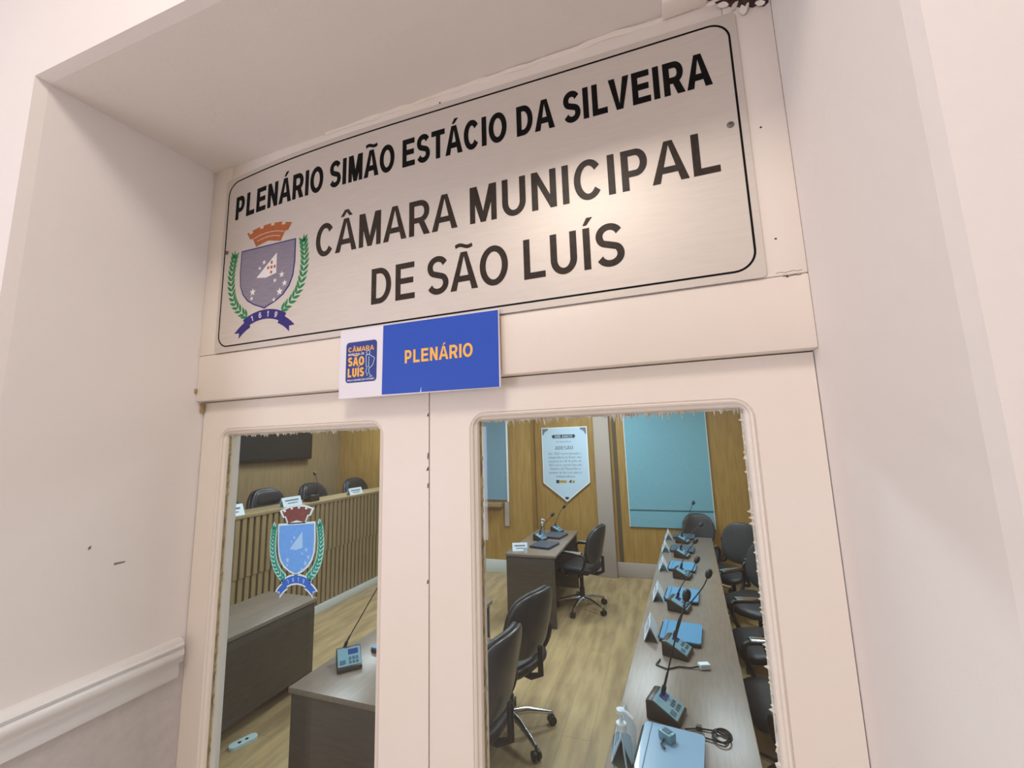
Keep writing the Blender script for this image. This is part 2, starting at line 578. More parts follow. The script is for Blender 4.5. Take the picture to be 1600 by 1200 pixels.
def lettering(bm, text, x0, x1, z0, z1, s, t, y=0.0, depth=0.0006, warp=None, track=0.0):
    """block capitals filling x0..x1 (ink) with baseline z0 and cap height z1"""
    polys = []
    pen = 0.0
    for ch in text:
        if ch == ' ':
            pen += 0.36 + track
            continue
        q, adv = glyph(ch, s, t)
        polys += [[(px + pen, pz) for px, pz in p] for p in q]
        pen += adv + track
    mn = min(px for p in polys for px, _ in p)
    mx = max(px for p in polys for px, _ in p)
    k = (x1 - x0) / (mx - mn)
    h = z1 - z0
    for i, p in enumerate(polys):
        pts = [(x0 + (px - mn) * k, z0 + pz * h) for px, pz in p]
        if warp:
            pts = [warp(*a) for a in pts]
        prism(bm, pts, y - depth - (i % 7) * 3e-5, y)


def word_parts(text, x0, x1, z0, z1, s, t, y, m, parent, name='lettering', warp=None, depth=0.0006):
    """one part per word, laid out as one line"""
    pen, spans = 0.0, []
    for wd in text.split(' '):
        q0 = q1 = None
        st = pen
        for ch in wd:
            q, adv = glyph(ch, s, t)
            xs = [px + pen for p in q for px, _ in p]
            q0 = min(xs) if q0 is None else min(q0, min(xs))
            q1 = max(xs) if q1 is None else max(q1, max(xs))
            pen += adv
        spans.append((wd, q0, q1))
        pen += 0.36
    mn, mx = spans[0][1], spans[-1][2]
    k = (x1 - x0) / (mx - mn)
    for wd, a, b in spans:
        bm = nbm()
        lettering(bm, wd, x0 + (a - mn) * k, x0 + (b - mn) * k, z0, z1, s, t, y, depth, warp)
        obj(name, bm, m, parent, world=True, smooth=False)


def font_mesh(bm, text, xc, z0, size, maxw, y, depth=0.0006):
    c = bpy.data.curves.new('tmp', 'FONT')
    c.body = text
    c.size = size
    c.align_x = 'CENTER'
    o = bpy.data.objects.new('tmp', c)
    me = bpy.data.meshes.new_from_object(o)
    xs = [v.co.x for v in me.vertices]
    wdt = max(xs) - min(xs)
    k = min(1.0, maxw / wdt)
    for pgn in me.polygons:
        vs = [bm.verts.new((xc + me.vertices[i].co.x * k, y - depth, z0 + me.vertices[i].co.y)) for i in pgn.vertices]
        try:
            bm.faces.new(vs)
        except ValueError:
            pass
    bpy.data.objects.remove(o)
    bpy.data.curves.remove(c)
    bpy.data.meshes.remove(me)


# ------------------------------------------------------------------ hall shell
XL, XR = -1.467, 0.3126           # jambs at the door
XLF = XL
YD, YB = 0.95, 1.12               # door plane, chamber face
YF, YFR = 0.488, 0.534            # hall face of the wall at the left and the right jamb
ZT, ZTF = 2.980, 2.944


def yf(x):
    return YF + (x - XL) * (YFR - YF) / (XR - XL)


bm = nbm()
outer = [(x, yf(x), z) for x, z in ((-7, -0.02), (7, -0.02), (7, 4.05), (-7, 4.05))]
e_ = 0.004
l0 = [(XL - e_, YF, 0), (XR + e_, YFR, 0), (XR + e_, YFR, ZTF + e_), (XL - e_, YF, ZTF - 0.006 + e_)]
l1 = [(XL, YF + 0.026, 0), (XR, YFR + 0.024, 0), (XR, YFR + 0.024, ZTF + 0.001), (XL, YF + 0.026, ZTF - 0.005)]
l2 = [(XL, YD, 0), (XR, YD, 0), (XR, YD, ZT), (XL, YD, ZT - 0.012)]
l3 = [(XL, YB, 0), (XR, YB, 0), (XR, YB, ZT), (XL, YB, ZT)]
rg = loft(bm, [l0, l1, l2, l3])
ov = [bm.verts.new(p) for p in outer]
fill_between(bm, ov, rg[0])
ob_ = [bm.verts.new((x, YB, z)) for x, y, z in outer]
fill_between(bm, ob_, rg[3])
for i in range(4):
    bm.faces.new((ov[i], ov[(i + 1) % 4], ob_[(i + 1) % 4], ob_[i]))
struct(obj('wall_front', bm, 'hall_wall', smooth=False))

bm = nbm(); box(bm, -7, 7, -4.4, 0.72, -0.12, -0.001)
struct(obj('floor_hall', bm, 'hall_floor'))
bm = nbm(); box(bm, -7, 7, -4.4, 0.72, 4.05, 4.15)
struct(obj('ceiling_hall', bm, 'hall_ceiling'))
bm = nbm(); box(bm, -7, 7, -4.5, -4.4, -0.12, 4.15)
struct(obj('wall_back', bm, 'hall_wall'))

# painted dado on the left jamb and its chair rail
def jx(y):
    return XL


bm = nbm()
a = [(XL + 0.0005, YF + .03), (XL + 0.0005, 0.9795), (XL + 0.0029, 0.9795), (XL + 0.0029, YF + .03)]
lo = [bm.verts.new((x, y, 0.0)) for x, y in a]
hi = [bm.verts.new((x, y, 1.30)) for x, y in a]
bm.faces.new(lo[::-1]); bm.faces.new(hi)
for i in range(4):
    bm.faces.new((lo[i], lo[(i + 1) % 4], hi[(i + 1) % 4], hi[i]))
struct(obj('wall_left_dado', bm, 'dado', smooth=False))
PROF = [(0.0, 1.268), (0.014, 1.268), (0.017, 1.282), (0.014, 1.296), (0.012, 1.306), (0.020, 1.318), (0.034, 1.330), (0.040, 1.342), (0.037, 1.352), (0.029, 1.356), (0.031, 1.360), (0.036, 1.366), (0.031, 1.374), (0.016, 1.379), (0.0, 1.380)]
bm = nbm()
ra = [bm.verts.new((XL + d, YF - 0.004, z)) for d, z in PROF]
rb = [bm.verts.new((XL + d, YD + 0.006 if d < 0.02 else YD + 0.004, z)) for d, z in PROF]
rc = [bm.verts.new((XL + d * 0.55, YD + 0.012, z)) for d, z in PROF]
for p, q in ((ra, rb), (rb, rc)):
    for i in range(len(PROF) - 1):
        bm.faces.new((p[i], p[i + 1], q[i + 1], q[i]))
bm.faces.new(ra); bm.faces.new(rc[::-1])
struct(obj('trim_1', bm, 'rail_paint', sharp=50))

# small scuffs on the left jamb
bm = nbm()
for y, z, ln, sl in ((0.712, 1.704, 0.006, 2.2), (0.783, 1.6475, 0.026, -0.15)):
    x = jx(y) + 0.0006
    pts = [(y - ln / 2, z + 0.004), (y + ln / 2, z + 0.003 + sl * 0.002), (y + ln / 2, z - 0.001), (y - ln / 2, z - 0.002 - abs(sl) * 0.001)]
    bm.faces.new([bm.verts.new((jx(yy) + 0.0008, yy, zz)) for yy, zz in pts])
sc = obj('wall_scuff', bm, 'scuff', smooth=False)
struct(sc)

# broken plaster above the frame's corner
bm = nbm()
edge = []
NE = 26
for k in range(NE):
    a = 2 * math.pi * k / NE
    rr = 1 + random.uniform(-0.28, 0.25)
    edge.append((0.262 + 0.066 * math.cos(a) * rr, 0.925 + 0.03 * math.sin(a) * rr))
top = [bm.verts.new((x, y, ZT - 0.003)) for x, y in edge]
inn = [bm.verts.new((0.262 + (x - 0.262) * 0.5, 0.925 + (y - 0.925) * 0.5, ZT - 0.007 - random.random() * 0.006)) for x, y in edge]
for i in range(NE):
    bm.faces.new((top[i], top[(i + 1) % NE], inn[(i + 1) % NE], inn[i]))
bm.faces.new(inn)
lowe = [(0.188, 2.981), (0.195, 2.971), (0.206, 2.962), (0.216, 2.951), (0.226, 2.947), (0.236, 2.937), (0.247, 2.934), (0.256, 2.926), (0.266, 2.928), (0.276, 2.919), (0.287, 2.922), (0.298, 2.913), (0.308, 2.920), (0.309, 2.981)]
prism(bm, lowe, 0.9485, 0.9505)
hole = obj('ceiling_broken_plaster', bm, 'cavity', smooth=False)
struct(hole)
bm = nbm()
for (x, y, z, l, a, b) in ((0.218, 0.944, 2.946, 0.026, 20, 30), (0.240, 0.945, 2.934, 0.024, -50, 40), (0.256, 0.944, 2.917, 0.030, 65, 25), (0.264, 0.943, 2.922, 0.022, 110, 30), (0.290, 0.942, 2.917, 0.022, 35, 40)):
    M4 = Matrix.Translation((x, y, z)) @ Matrix.Rotation(R(a), 4, 'Y') @ Matrix.Rotation(R(b), 4, 'X')
    n0 = len(bm.verts)
    pg = [(l * (0.55 * math.cos(2 * math.pi * k / 7) * random.uniform(0.6, 1.1)), l * (0.24 * math.sin(2 * math.pi * k / 7) * random.uniform(0.6, 1.2))) for k in range(7)]
    prism(bm, pg, -0.0006, 0.0006)
    bm.verts.ensure_lookup_table()
    bmesh.ops.transform(bm, matrix=M4, verts=bm.verts[n0:])
obj('paint_flakes', bm, 'flake', hole)
bm = nbm()
box(bm, 0.085, 0.185, 0.905, 0.95, ZT - 0.016, ZT + 0.01, 0.004)
struct(obj('trim_2', bm, 'door_paint'))

# ------------------------------------------------------------------ transom frame above the doors
bm = nbm()
box(bm, XL, XR, YD, 1.03, 2.122, 2.278, 0.004)                       # bottom rail
box(bm, XL, -1.372, YD, 1.03, 2.2785, ZT, 0.004)                      # left stile
box(bm, 0.215, XR, YD, 1.03, 2.2785, ZT, 0.004)                       # right stile
box(bm, -1.372, 0.215, YD + 0.001, 1.03, 2.90, ZT, 0.003)             # top rail
box(bm, -1.372, 0.215, YD + 0.006, 1.02, 2.2785, 2.90)                # panel behind the sign
tr = struct(obj('trim_3', bm, 'door_paint'))
# cracked paint bead along the top
bm = nbm()
pts = [(-0.95 + 1.27 * k / 40, YD - 0.001 + 0.003 * random.random(), ZT - 0.006 - 0.006 * random.random()) for k in range(41)]
tube(bm, pts, [0.004 + 0.004 * random.random() for _ in pts], 6)
obj('paint_bead', bm, 'door_paint', tr)
# mortise cracks and nail dots on the right stile
bm = nbm()
for x0, x1, z in ((0.256, 0.302, 2.285), (0.268, 0.300, 2.276)):
    tube(bm, [(x0 + (x1 - x0) * k / 6, YD + 0.0004, z + 0.0012 * math.sin(k * 2.1)) for k in range(7)], 0.0007, 5)
for x, z in ((0.263, 2.36), (0.262, 2.62), (0.275, 2.275), (-0.53, 2.945)):
    lathe(bm, [(0.0016, -0.0016), (0.0022, 0), (0.0016, 0.0016)], (x, YD, z), 8)
obj('paint_cracks', bm, 'gap', tr)

# ------------------------------------------------------------------ door leaves
def leaf(num, x0, x1, hx0, hx1, ztop, label):
    y0, y1 = 0.98, 1.024
    root = bpy.data.objects.new('door_%d' % num, None)
    root.empty_display_size = 0.1
    COL.objects.link(root)
    root.location = ((x0 + x1) / 2, y0, 0)
    struct(root)
    zb = 0.93
    bm = nbm()
    def lp(off, y, r):
        return [(x, y, z) for x, z in rrect(hx0 + off, hx1 - off, zb + off, ztop - off, r, 6)]
    loops = [lp(0, y0, 0.045), lp(0.0015, y0 + 0.003, 0.0435), lp(0.003, y0 + 0.0005, 0.042), lp(0.006, y0 - 0.0015, 0.037), lp(0.010, y0 + 0.001, 0.030),
             lp(0.0115, y0 + 0.006, 0.027), lp(0.013, y0 + 0.0055, 0.024), lp(0.018, y0 + 0.009, 0.014), lp(0.021, y0 + 0.015, 0.006), lp(0.0215, y0 + 0.030, 0.005), lp(0.0215, y1, 0.005)]
    rg = loft(bm, loops)
    o1 = [bm.verts.new(p) for p in ((x0, y0, 0.004), (x1, y0, 0.004), (x1, y0, 2.119), (x0, y0, 2.119))]
    o2 = [bm.verts.new(p) for p in ((x0, y1, 0.004), (x1, y1, 0.004), (x1, y1, 2.119), (x0, y1, 2.119))]
    fill_between(bm, o1, rg[0])
    fill_between(bm, o2, rg[-1])
    for i in range(4):
        bm.faces.new((o1[i], o1[(i + 1) % 4], o2[(i + 1) % 4], o2[i]))
    obj('leaf', bm, 'door_paint', root, world=True, sharp=28)
    gx0, gx1, gz0, gz1 = hx0 + 0.0215, hx1 - 0.0215, zb + 0.0215, ztop - 0.0215
    bm = nbm()
    box(bm, gx0 - 0.0, gx1 + 0.0, y0 + 0.0235, y0 + 0.0265, gz0, gz1)
    obj('glass_pane', bm, 'glass', root, world=True, smooth=False)
    # ragged putty and paint around the pane
    bm = nbm()
    def strip(p0, p1, inward, wmin, wmax, n):
        d = Vector((p1[0] - p0[0], 0, p1[1] - p0[1]))
        prev = None
        for k in range(n + 1):
            p = Vector((p0[0], y0 + 0.0235, p0[1])) + d * (k / n)
            wv = wmin + (wmax - wmin) * random.random() ** 5
            q = p + Vector((inward[0], 0, inward[1])) * wv
            cur = (bm.verts.new(p + Vector((0, -0.006, 0))), bm.verts.new(q + Vector((0, -0.0005, 0))))
            if prev:
                bm.faces.new((prev[0], cur[0], cur[1], prev[1]))
            prev = cur
    strip((gx0, gz1), (gx1, gz1), (0, -1), 0.003, 0.014 if num == 1 else 0.020, 240)
    strip((gx1, gz0), (gx1, gz1), (-1, 0), 0.0015, 0.006 if num == 1 else 0.012, 260)
    obj('putty', bm, 'putty', root, world=True, smooth=False)
    bm = nbm()
    strip((gx0, gz0), (gx0, gz1), (1, 0), 0.003, 0.008, 120)
    obj('glazing_line', bm, 'putty_dark', root, world=True, smooth=False)
    return root


door1 = leaf(1, XL + 0.003, -0.5840, -1.380, -0.729, 2.029, '')
door2 = leaf(2, -0.5805, XR - 0.002, -0.463, 0.196, 2.034, '')
# chips of dark wood along the meeting edge of the left leaf
bm = nbm()
for z, l in ((1.915, 0.02), (1.885, 0.012), (1.84, 0.015), (2.03, 0.01), (1.60, 0.012)):
    prism(bm, [(-0.588 + random.uniform(-.003, .001), z), (-0.5845, z + l * 0.2), (-0.5845, z + l), (-0.587, z + l * 0.8)], 0.9795, 0.9805)
obj('chipped_edge', bm, 'gap', door1, world=True, smooth=False)
# old hinge pieces at the upper left corner
bm = nbm()
box(bm, -1.466, -1.458, 0.965, 0.979, 2.085, 2.116, 0.002)
box(bm, -1.467, -1.461, 0.943, 0.950, 2.150, 2.165, 0.002)
obj('hinge_remnant', bm, 'tape_brown', door1, world=True)

# ------------------------------------------------------------------ steel sign
def bow(x):
    # the plate bows slightly upwards along its top edge
    pts = ((-1.383, -0.012), (-0.784, 0.022), (-0.306, 0.012), (0.03, 0.005), (0.24, 0.001))
    r = 0.0
    for i, (xi, yi) in enumerate(pts):
        t = yi
        for j, (xj, _) in enumerate(pts):
            if i != j:
                t *= (x - xj) / (xi - xj)
        r += t
    return r


def warp(x, z):
    return (x, z + bow(max(-1.39, min(0.24, x))) * (z - 2.28) / 0.64)


def dense(poly, step=0.04):
    out = []
    for i in range(len(poly)):
        a, b = poly[i], poly[(i + 1) % len(poly)]
        n = max(1, int(math.hypot(b[0] - a[0], b[1] - a[1]) / step))
        out += [(a[0] + (b[0] - a[0]) * k / n, a[1] + (b[1] - a[1]) * k / n) for k in range(n)]
    return out


YS = 0.9455    # face of the plate
sign = thing('wall_sign', 'large brushed steel sign with black lettering and coat of arms, screwed above the doors', 'sign', (-0.575, YS, 2.28))
bm = nbm()
op = [warp(*p) for p in dense(rrect(-1.388, 0.2385, 2.279, 2.920, 0.010, 4))]
prism(bm, op, YS, YD + 0.0005)
obj('plate', bm, 'steel', sign, world=True, smooth=False)
bm = nbm()
bo, bi = rrect(-1.375, 0.2245, 2.2965, 2.9035, 0.045, 8), rrect(-1.3705, 0.2200, 2.301, 2.899, 0.0405, 8)
bo2, bi2 = dense(bo, 0.02), None
no = []
for i in range(len(bo)):
    a, b, c, d = bo[i], bo[(i + 1) % len(bo)], bi[i], bi[(i + 1) % len(bi)]
    n = max(1, int(math.hypot(b[0] - a[0], b[1] - a[1]) / 0.03))
    for k in range(n):
        no.append(((a[0] + (b[0] - a[0]) * k / n, a[1] + (b[1] - a[1]) * k / n), (c[0] + (d[0] - c[0]) * k / n, c[1] + (d[1] - c[1]) * k / n)))
for i in range(len(no)):
    (a, c), (b, d) = no[i], no[(i + 1) % len(no)]
    prism(bm, [warp(*a), warp(*b), warp(*d), warp(*c)], YS - 0.0005, YS)
obj('border_line', bm, 'vinyl_black', sign, world=True, smooth=False)
for txt, x0, x1, z0, z1, s, t, mm in (
        ('PLENÁRIO SIMÃO ESTÁCIO DA SILVEIRA', -1.334, 0.1785, 2.7515, 2.838, 0.255, 0.19, 'vinyl_black'),
        ('CÂMARA MUNICIPAL', -0.968, 0.1755, 2.5345, 2.638, 0.205, 0.155, 'vinyl_glare'),
        ('DE SÃO LUÍS', -0.754, -0.0415, 2.357, 2.4615, 0.205, 0.155, 'vinyl_glare')):
    word_parts(txt, x0, x1, z0, z1, s, t, YS, mm, sign, 'lettering', warp)
for x, z in ((-1.362, 2.634), (0.204, 2.641)):
    bm = nbm()
    lathe(bm, [(0.0075, 0), (0.0075, 0.0015), (0.006, 0.0028), (0.0032, 0.003), (0.0028, 0.0012)], (0, 0, 0), 16)
    bmesh.ops.rotate(bm, cent=(0, 0, 0), matrix=Matrix.Rotation(R(90), 3, 'X'), verts=bm.verts)
    bmesh.ops.translate(bm, vec=(x, YS, z), verts=bm.verts)
    obj('screw', bm, 'screw_metal', sign, world=True)


# ------------------------------------------------------------------ coat of arms (used on the plate and on the glass)
def star(cx, cz, r):
    return [(cx + (r if k % 2 == 0 else r * 0.42) * math.sin(math.pi * k / 5), cz + (r if k % 2 == 0 else r * 0.42) * math.cos(math.pi * k / 5)) for k in range(10)]


def shield_poly(s=0.0):
    p = [(-0.116 - s, 0.124 + s), (0.116 + s, 0.124 + s)]
    right = [(0.1175 + s, 0.05), (0.112 + s, 0.0), (0.098 + s, -0.03 - s * 0.5), (0.075 + s * 0.8, -0.055 - s * 0.8), (0.045, -0.073 - s), (0.018, -0.083 - s), (0.0, -0.090 - s * 1.2)]
    left = [(-x, z) for x, z in right[::-1]][1:]
    return p + right + left


def wreath_path(side):
    base = [(-0.075, -0.112), (-0.112, -0.085), (-0.140, -0.05), (-0.155, -0.005), (-0.160, 0.04), (-0.157, 0.08), (-0.152, 0.112)]
    return [(x * -side, z) for x, z in base]


def smooth_path(p, n=40):
    out = []
    m = len(p)
    for k in range(n + 1):
        t = k / n * (m - 1)
        i = min(int(t), m - 2)
        f = t - i
        p0, p1, p2, p3 = p[max(i - 1, 0)], p[i], p[i + 1], p[min(i + 2, m - 1)]
        out.append(tuple(0.5 * (2 * p1[d] + (-p0[d] + p2[d]) * f + (2 * p0[d] - 5 * p1[d] + 4 * p2[d] - p3[d]) * f * f + (-p0[d] + 3 * p1[d] - 3 * p2[d] + p3[d]) * f ** 3) for d in (0, 1)))
    return out


def crest(parent, T, y, C, outline=None):
    """T maps crest coordinates (centre of shield, metres) to x,z; y is the surface it is stuck on"""
    def add(bm, poly, layer):
        prism(bm, [T(*p) for p in poly], y - 0.0004 * layer, y - 0.0004 * (layer - 1) + 0.0002)
    crown = []
    n = 5
    # fan-shaped mural crown with battlements
    def cp(u, v):   # u -1..1 across, v 0..1 up
        wd = 0.054 + (0.087 - 0.054) * v
        return (u * wd, 0.132 + 0.060 * v + 0.012 * (1 - u * u))
    crown = [cp(-1, 0), cp(0, 0), cp(1, 0), cp(1, 0.55), cp(1.14, 0.60), cp(1.14, 1.0)]
    for k in range(4):
        u0 = 1.14 - 0.30 - k * 0.57 * 1.0
        crown += [cp(u0, 1.0), cp(u0, 0.86), cp(u0 - 0.18, 0.86), cp(u0 - 0.18, 1.02)]
    crown += [cp(-1.14, 1.0), cp(-1.14, 0.60), cp(-1, 0.55)]
    rib_a = arc(0.002, -0.290, 0.176, 0.176, 119, 61, 16)
    def band(r0, r1, a0, a1, n=8, ext=0.0):
        out = [(0.002 + (r1 + ext) * math.cos(R(a0 + (a1 - a0) * k / n)), -0.290 + (r1 + ext) * math.sin(R(a0 + (a1 - a0) * k / n))) for k in range(n + 1)]
        inn = [(0.002 + (r0 - ext) * math.cos(R(a0 + (a1 - a0) * k / n)), -0.290 + (r0 - ext) * math.sin(R(a0 + (a1 - a0) * k / n))) for k in range(n + 1)]
        return out, inn
    o_, i_ = band(0.160, 0.192, 119, 61, 16)
    rib = o_ + i_[::-1]
    o_, i_ = band(0.151, 0.180, 113, 136)
    mid = (0.002 + 0.164 * math.cos(R(131)), -0.290 + 0.164 * math.sin(R(131)))
    tailL = o_ + [mid] + i_[::-1]
    tailR = [(0.004 - x, z) for x, z in tailL]
    layer0 = 0
    if outline:
        bm = nbm()
        add(bm, shield_poly(0.009), 1)
        oc = [cp(-1.1, -0.12), cp(1.1, -0.12), cp(1.12, 0.5), cp(1.28, 0.58), cp(1.28, 1.12), cp(0.6, 1.16), cp(0, 1.18), cp(-0.6, 1.16), cp(-1.28, 1.12), cp(-1.28, 0.58), cp(-1.12, 0.5)]
        add(bm, oc, 1)
        o_, i_ = band(0.160, 0.192, 121, 59, 16, 0.007)
        add(bm, o_ + i_[::-1], 1)
        o_, i_ = band(0.151, 0.180, 113, 138.5, 8, 0.007)
        mid2 = (mid[0] - 0.004, mid[1] - 0.004)
        tl = o_ + [mid2] + i_[::-1]
        add(bm, tl, 1)
        add(bm, [(0.004 - x, z) for x, z in tl], 1)
        obj('outline', bm, outline[0], parent, world=True, smooth=False)
        for sd in (-1, 1):
            bm = nbm()
            pp = smooth_path(wreath_path(sd), 30)
            for qd in ribbon(pp, 0.042, 0.042):
                add(bm, qd, 1)
            add(bm, [(pp[-1][0] - 0.020, pp[-1][1]), (pp[-1][0] + 0.020, pp[-1][1]), (pp[-1][0] + 0.002, pp[-1][1] + 0.03), (pp[-1][0] - 0.004, pp[-1][1] + 0.03)], 1)
            obj('wreath_outline', bm, outline[1], parent, world=True, smooth=False)
        layer0 = 1
    bm = nbm(); add(bm, crown, 1 + layer0)
    k_ = obj('crown', bm, C['crown'], parent, world=True, smooth=False)
    bm = nbm()
    for u0, u1, v in ((-0.95, 0.95, 0.50), (-0.8, 0.8, 0.24)):
        for qd in ribbon([cp(u0 + (u1 - u0) * k / 10, v) for k in range(11)], 0.0016, 0.0016):
            add(bm, qd, 2 + layer0)
    obj('crown_line', bm, C['line'], k_, world=True, smooth=False)
    bm = nbm(); add(bm, shield_poly(0.0042), 1 + layer0)
    k_ = obj('shield_border', bm, C['border'], parent, world=True, smooth=False)
    bm = nbm(); add(bm, shield_poly(0.0), 2 + layer0)
    sh = obj('shield', bm, C['shield'], parent, world=True, smooth=False)
    bm = nbm()
    add(bm, [(-0.042, 0.018), (0.042, 0.093), (0.044, 0.022), (0.0, 0.012)], 3 + layer0)
    obj('triangle', bm, C['charge'], sh, world=True, smooth=False)
    bm = nbm()
    for x, z, r in ((0.068, 0.012, 0.012), (0.040, -0.004, 0.008), (0.082, -0.020, 0.012), (0.063, -0.046, 0.014), (0.040, -0.070, 0.008), (-0.055, -0.030, 0.014), (-0.058, -0.052, 0.008), (-0.012, 0.068, 0.009), (-0.03, 0.05, 0.007)):
        add(bm, star(x, z, r), 3 + layer0)
        obj('star', bm, C['charge'], sh, world=True, smooth=False)
        bm = nbm()
    bm.free()
    if C.get('dots'):
        bm = nbm()
        for x, z in ((0.022, 0.045), (0.022, 0.062), (0.022, 0.028), (0.008, 0.045), (0.036, 0.045)):
            add(bm, [(x - 0.004, z - 0.005), (x + 0.004, z - 0.005), (x + 0.004, z + 0.005), (x - 0.004, z + 0.005)], 4 + layer0)
        obj('small_shields', bm, C['dots'], sh, world=True, smooth=False)
    for sd in (-1, 1):
        bm = nbm()
        pp = smooth_path(wreath_path(sd), 44)
        for k in range(0, 43, 3):
            a, b = pp[k], pp[k + 1]
            base = math.atan2(b[1] - a[1], b[0] - a[0])
            for sg in (-1, 1):
                th = base + sg * R(36)
                ux, uz = math.cos(th), math.sin(th)
                leaf_ = [(0.000, 0), (0.009, 0.0056), (0.018, 0.0052), (0.031, 0.0), (0.016, -0.0050), (0.006, -0.0036)]
                add(bm, [(a[0] + l * ux - w_ * uz, a[1] + l * uz + w_ * ux) for l, w_ in leaf_], 1 + layer0)
        e = pp[-1]
        add(bm, [(e[0] - 0.006, e[1]), (e[0] + 0.006, e[1]), (e[0] + 0.001, e[1] + 0.026)], 1 + layer0)
        obj('wreath', bm, C['wreath'], parent, world=True, smooth=False)
    bm = nbm()
    add(bm, rib, 2 + layer0); add(bm, tailL, 1 + layer0); add(bm, tailR, 1 + layer0)
    rb_ = obj('ribbon', bm, C['ribbon'], parent, world=True, smooth=False)
    bm = nbm()
    for i, ch in enumerate('1619'):
        th = R(107 - 11.2 * i)
        cx, cz = 0.002 + 0.176 * math.cos(th), -0.290 + 0.176 * math.sin(th)
        rot = th - math.pi / 2
        q, adv = glyph(ch, 0.17, 0.15)
        for pg in q:
            pts = []
            for px, pz in pg:
                lx, lz = (px - adv / 2) * 0.017, (pz - 0.5) * 0.019
                pts.append((cx + lx * math.cos(rot) - lz * math.sin(rot), cz + lx * math.sin(rot) + lz * math.cos(rot)))
            add(bm, pts, 3 + layer0)
        obj('digit', bm, C['digits'], rb_, world=True, smooth=False)
        bm = nbm()
    bm.free()


ca = bpy.data.objects.new('coat_of_arms', None)
COL.objects.link(ca); ca.parent = sign
crest(ca, lambda x, z: (-1.1715 + x, 2.500 + z * 0.985), YS, dict(crown='vinyl_orange', line='vinyl_white', border='vinyl_navy', shield='vinyl_grey', charge='vinyl_white', dots='vinyl_orange', wreath='vinyl_green', ribbon='vinyl_navy', digits='vinyl_white'))

stk = thing('crest_sticker', 'pale blue coat of arms sticker with green wreath, stuck on the narrow glass pane', 'sticker', (-1.05, 1.003, 1.62))
ct, st = math.cos(R(5)), math.sin(R(5))
def TS(x, z):
    x, z = x * 0.585, z * 0.66
    return (-1.052 + x * ct - z * st * 0.5, 1.645 + x * st + z * ct)
crest(stk, TS, 1.0034, dict(crown='stk_red', line='stk_red', border='stk_pale', shield='stk_blue', charge='stk_blue2', wreath='stk_green', ribbon='stk_deep', digits='stk_blue2'), outline=('stk_pale', 'stk_teal'))

# ------------------------------------------------------------------ small room sign
Y2 = 0.934
rs = thing('room_sign', 'small blue and white sign reading PLENÁRIO taped below the steel sign', 'sign', (-0.603, Y2, 2.09))
bm = nbm(); box(bm, -0.8505, -0.3555, Y2, Y2 + 0.006, 2.0895, 2.2895, 0.0012, 1)
obj('board', bm, 'sign_white', rs, world=True)
bm = nbm(); prism(bm, [(-0.703, 2.0935), (-0.3585, 2.0905), (-0.3575, 2.2865), (-0.7015, 2.288)], Y2 - 0.0004, Y2 + 0.0001)
obj('blue_field', bm, 'sign_blue', rs, world=True, smooth=False)
bm = nbm(); lettering(bm, 'PLENÁRIO', -0.630, -0.4285, 2.1735, 2.2095, 0.23, 0.19, Y2 - 0.0004, 0.0005, track=0.0)
obj('lettering', bm, 'sign_yellow', rs, world=True, smooth=False)
bm = nbm()
box(bm, -0.40, -0.3575, Y2 + 0.006, YD + 0.0003, 2.135, 2.27)
obj('adhesive_tape', bm, 'tape_brown', rs, world=True)
bm = nbm()
box(bm, -0.845, -0.80, Y2 + 0.006, YD + 0.0003, 2.135, 2.27)
obj('adhesive_tape', bm, 'tape_brown', rs, world=True)
bm = nbm(); prism(bm, rrect(-0.827, -0.7215, 2.134, 2.2515, 0.010, 5), Y2 - 0.0004, Y2 + 0.0001)
bd = obj('badge', bm, 'badge_blue', rs, world=True, smooth=False)
yb = Y2 - 0.0004
word_parts('CÂMARA', -0.819, -0.731, 2.2225, 2.2365, 0.20, 0.17, yb, 'sign_yellow', bd, 'badge_word', None, 0.0004)
word_parts('SÃO', -0.819, -0.7635, 2.182, 2.2075, 0.30, 0.22, yb, 'sign_yellow', bd, 'badge_word', None, 0.0004)
word_parts('LUÍS', -0.8195, -0.763, 2.150, 2.1755, 0.30, 0.22, yb, 'sign_yellow', bd, 'badge_word', None, 0.0004)
word_parts('MUNICIPAL DE', -0.819, -0.764, 2.2125, 2.2185, 0.20, 0.17, yb, 'sign_white', bd, 'badge_small_text', None, 0.0004)
word_parts('PELA CIDADE DO FUTURO', -0.820, -0.7285, 2.1385, 2.1435, 0.20, 0.17, yb, 'sign_white', bd, 'badge_small_text', None, 0.0004)
bm = nbm()
def line(pts, wd=0.0016):
    for qd in ribbon(pts, wd, wd):
        prism(bm, qd, yb - 0.0004, yb)
line(arc(-0.7505, 2.2165, 0.0055, 0.006, 0, 360, 14))
line([(-0.7575, 2.2095), (-0.7465, 2.2105), (-0.7285, 2.199), (-0.7345, 2.180), (-0.7445, 2.171), (-0.7480, 2.176), (-0.7560, 2.176), (-0.7575, 2.2095)])
line([(-0.7480, 2.176), (-0.7475, 2.205)])
line([(-0.7545, 2.174), (-0.7575, 2.160), (-0.7530, 2.159), (-0.7525, 2.150)])
line([(-0.7475, 2.171), (-0.7465, 2.158), (-0.7425, 2.152), (-0.7335, 2.1475), (-0.7455, 2.1475)])
obj('badge_line_drawing', bm, 'stk_pale', bd, world=True, smooth=False)
# small torn flap at the lower edge
bm = nbm(); prism(bm, [(-0.582, 2.0905), (-0.579, 2.1075), (-0.5785, 2.0905)], Y2 - 0.0012, Y2)
obj('torn_nick', bm, 'stk_pale', rs, world=True, smooth=False)

